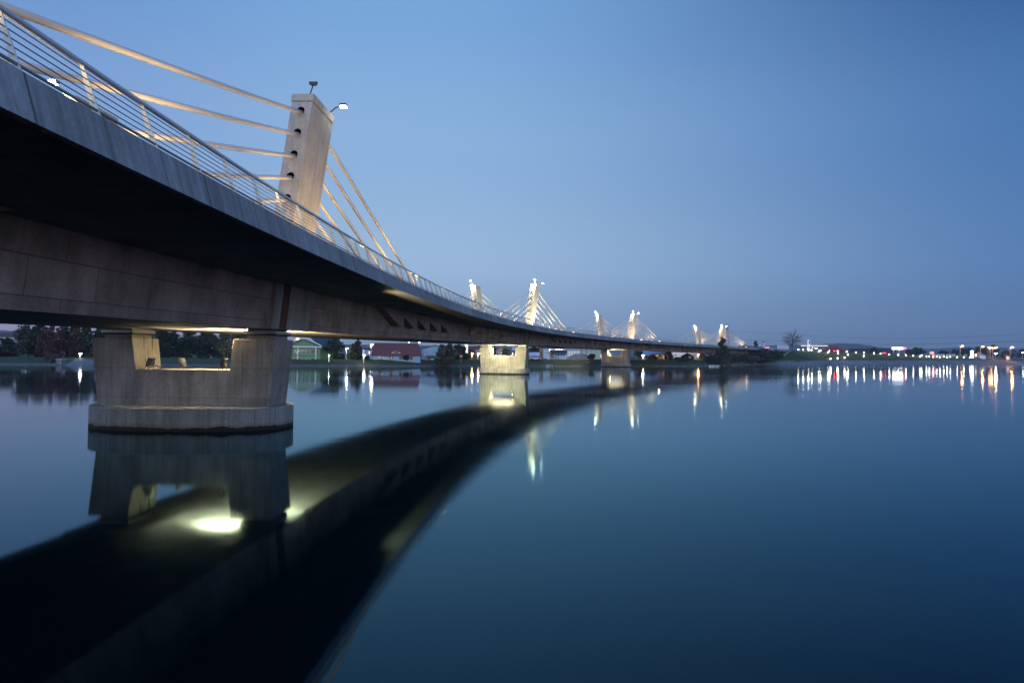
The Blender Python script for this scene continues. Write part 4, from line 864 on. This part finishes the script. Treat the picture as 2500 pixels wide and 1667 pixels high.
MB().tube([(.2, 0, 1.3), (1.2, 0, 2.3), (2.0, 0, 2.1), (2.5, 0, .9)], .18, 6, .12).build('arm', M_orange, t); MB().box(2.2, 2.8, -.4, .4, .3, .9).build('bucket', M_dark, t)
def boat(u, v, Y, ln, lab, m, cover=None):
    p = S(u, v, Y); p.z = 0; t = thing('boat', lab, 'boat', p, .15); b = MB(); n = 9; vs = []; 
    for i in range(n):
        f = i/(n-1)*2-1; w_ = .75*(1-abs(f)**2.6)+.03; x = f*ln/2; z = .45+.12*f*f
        vs += [(x, -w_, z), (x, -w_*.6, -.05), (x, w_*.6, -.05), (x, w_, z), (x, w_*.85, z-.06), (x, w_*.5, .08), (x, -w_*.5, .08), (x, -w_*.85, z-.06)]
    b.add(vs, [(i*8+j, i*8+(j+1) % 8, (i+1)*8+(j+1) % 8, (i+1)*8+j) for i in range(n-1) for j in range(8)]+[tuple(range(8)), tuple((n-1)*8+j for j in range(7, -1, -1))]); b.build('hull', m, t)
    MB().box(-.2, .15, -.5, .5, .3, .36).build('bench', M_wood, t)
    if cover: MB().prism([(-ln*.35, -.6, .47), (ln*.35, -.6, .47), (ln*.2, -.1, .8), (-ln*.2, -.1, .8)], (0, .9, 0)).build('cover', M_greyw, t)
boat(1342, 893.5, 224, 2.2, 'small pale boat moored at the grassy bank between second and third pier', M_white, True)
boat(196, 884, 178, 1.2, 'small white boat pulled up on the left shore below the lamp', M_white)
boat(1736, 895.4, 252, 1.6, 'left of two white floats on the water beneath the thicket', M_white); boat(1748, 895, 254, 2.4, 'right of two white floats on the water beneath the thicket', M_white)
def car(p, rz, lab, m, ln=4.2, tail=False, group=None):
    t = thing('car', lab, 'car', p, rz, group); w_ = .88
    pr = [(-ln/2, .35), (ln/2, .35), (ln/2, .75), (ln*.28, .9), (ln*.1, 1.4), (-ln*.3, 1.42), (-ln*.47, .95), (-ln/2, .85)]
    MB().prism([(x, -w_, z) for x, z in pr], (0, 2*w_, 0)).build('body', m, t)
    MB().prism([(x, -w_-.01, z) for x, z in ((ln*.24, .93), (ln*.09, 1.33), (-ln*.28, 1.35), (-ln*.42, .96))], (0, 2*w_+.02, 0)).build('side_window', M_glass, t)
    for x in (-ln*.31, ln*.31):
        for y in (-w_, w_): MB().tube([(x, y-.1, .33), (x, y+.1, .33)], .33, 12).build('wheel', M_black, t)
    for y in (-.65, .65):
        MB().box(-ln/2-.04, -ln/2+.02, y-.2, y+.2, .7, .86).build('tail_light', E_tail if tail else M_red, t); MB().box(ln/2-.02, ln/2+.04, y-.2, y+.2, .6, .75).build('headlight', E_tail2 if tail else M_trim, t)
    return t
E_tail = emit('tail_lamp', (1, .02, .03), 60); E_tail2 = emit('head_lamp', (1, .95, .85), 40)
p = S(1059, 878.3, 205); car(p, face_cam(p), 'dark car parked in front of the white garage door', M_darkh)
p = S(1307, 879, 231); car(p, face_cam(p), 'white car parked in front of the small red hut', M_white, 3.8)
hd_ = math.atan2(dirx.y, dirx.x)
for kk, lab, mm in ((60, 'red car with lit tail lamps nearest the bridge on the sloping road', M_red), (120, 'dark car with lit tail lamps halfway down the sloping road', M_darkh), (190, 'silver car with lit tail lamps low on the sloping road', M_greyw), (265, 'white car with lit tail lamps farthest down the sloping road', M_white)):
    car(road(kk, 3.0, rz_(kk)+.01), hd_, lab, mm, 4.2, True, 'cars on the sloping road')
car(W(357, 3, -.2), math.atan2(math.cos(TH+357/RB), math.sin(TH+357/RB)), 'van like white car with lit lamps at the bridge end', M_white, 4.8, True)
def gull(p):
    o = MB(); o.ball((0, 0, .12), .1, 8, .8, 2., .9).ball((.19, 0, .22), .06, 6).prism([(-.18, -.03, .12), (-.34, 0, .13), (-.18, .03, .12)], (0, 0, .03)); o.prism([(.24, -.012, .215), (.32, 0, .2), (.24, .012, .215)], (0, 0, .015))
    ob = o.build('gull', M_gull, None, True); ob.location = p; ob.rotation_euler = (0, 0, random.uniform(0, 6)); return tag(ob, 'white gull perched on a wooden post standing in the river', 'bird', 'gulls on the posts')
M_gull = mat('gull_white', (.8, .8, .8), .7)
POSTS = []; u = 1740.
while u < 2362:
    POSTS.append(u); u += random.uniform(6.5, 9.5)
pm = None; random.seed(3)
for i, u in enumerate(POSTS):
    Y = 272+(u-1740)*.06; top = S(u, hz(u)+.0107*F*(.62 if u < 1900 else .6), Y)
    h = .75+random.uniform(-.1, .15); lean = random.uniform(-.05, .05)
    if pm is None:
        pm = MB().tube([(0, 0, -2), (.0, 0, .95)], .1, 6, .08).build('mooring_post', M_wood); o = pm
    else: o = pm.copy(); sc.collection.objects.link(o)
    o.location = (bx(u, Y), Y, random.uniform(-.2, .1)); o.rotation_euler = (lean, random.uniform(-.05, .05), random.uniform(0, 3))
    tag(o, 'thin wooden post standing in the river before the concrete slope', 'post', 'wooden posts in a long row in the river')
    if i % 4 == 1: gull((o.location.x, Y, o.location.z+.95))
a = [(bx(u, 272+(u-1740)*.075), 272+(u-1740)*.075, .72) for u in POSTS]
tag(MB().tube(a, .02, 4).build('rope', M_wood), 'thin rope strung along the tops of the river posts', 'rope')
# jetty and ramp on the left shore
p = S(147, 880, 176); t = thing('jetty', 'short pale concrete jetty on the left shore beside the willow scrub', 'jetty', p, 0); MB().box(-.7, .7, -.5, 1.5, -1.2, .25).build('block', M_rev, t); MB().box(-.8, .8, -.6, 1.6, .251, .33).build('slab', M_white, t)
m = MB(); a = S(155, 889, 175); b_ = S(226, 889, 176); m.add([(a.x, a.y-1, -.2), (b_.x, b_.y-1, -.2), (b_.x, b_.y+5, 1.35), (a.x, a.y+5, 1.35)], [(0, 1, 2, 3)]); tag(m.build('boat_ramp', M_rev), 'pale concrete slipway on the left shore below the lamp', None, kind='structure')

# ---------------------------------------------------------------- haze
hm = bpy.data.materials.new('haze'); hm.use_nodes = True; hn = hm.node_tree; hn.nodes.remove(hn.nodes['Principled BSDF'])
pv = hn.nodes.new('ShaderNodeVolumePrincipled'); pv.inputs['Color'].default_value = (.8, .87, .97, 1); pv.inputs['Density'].default_value = .00016; pv.inputs['Anisotropy'].default_value = .2
hn.links.new(pv.outputs[0], hn.nodes['Material Output'].inputs['Volume'])
tag(MB().box(-2700, 2700, -120, 2950, -7.5, 150).build('haze', hm), 'thin dusk haze over the river', None, kind='stuff')
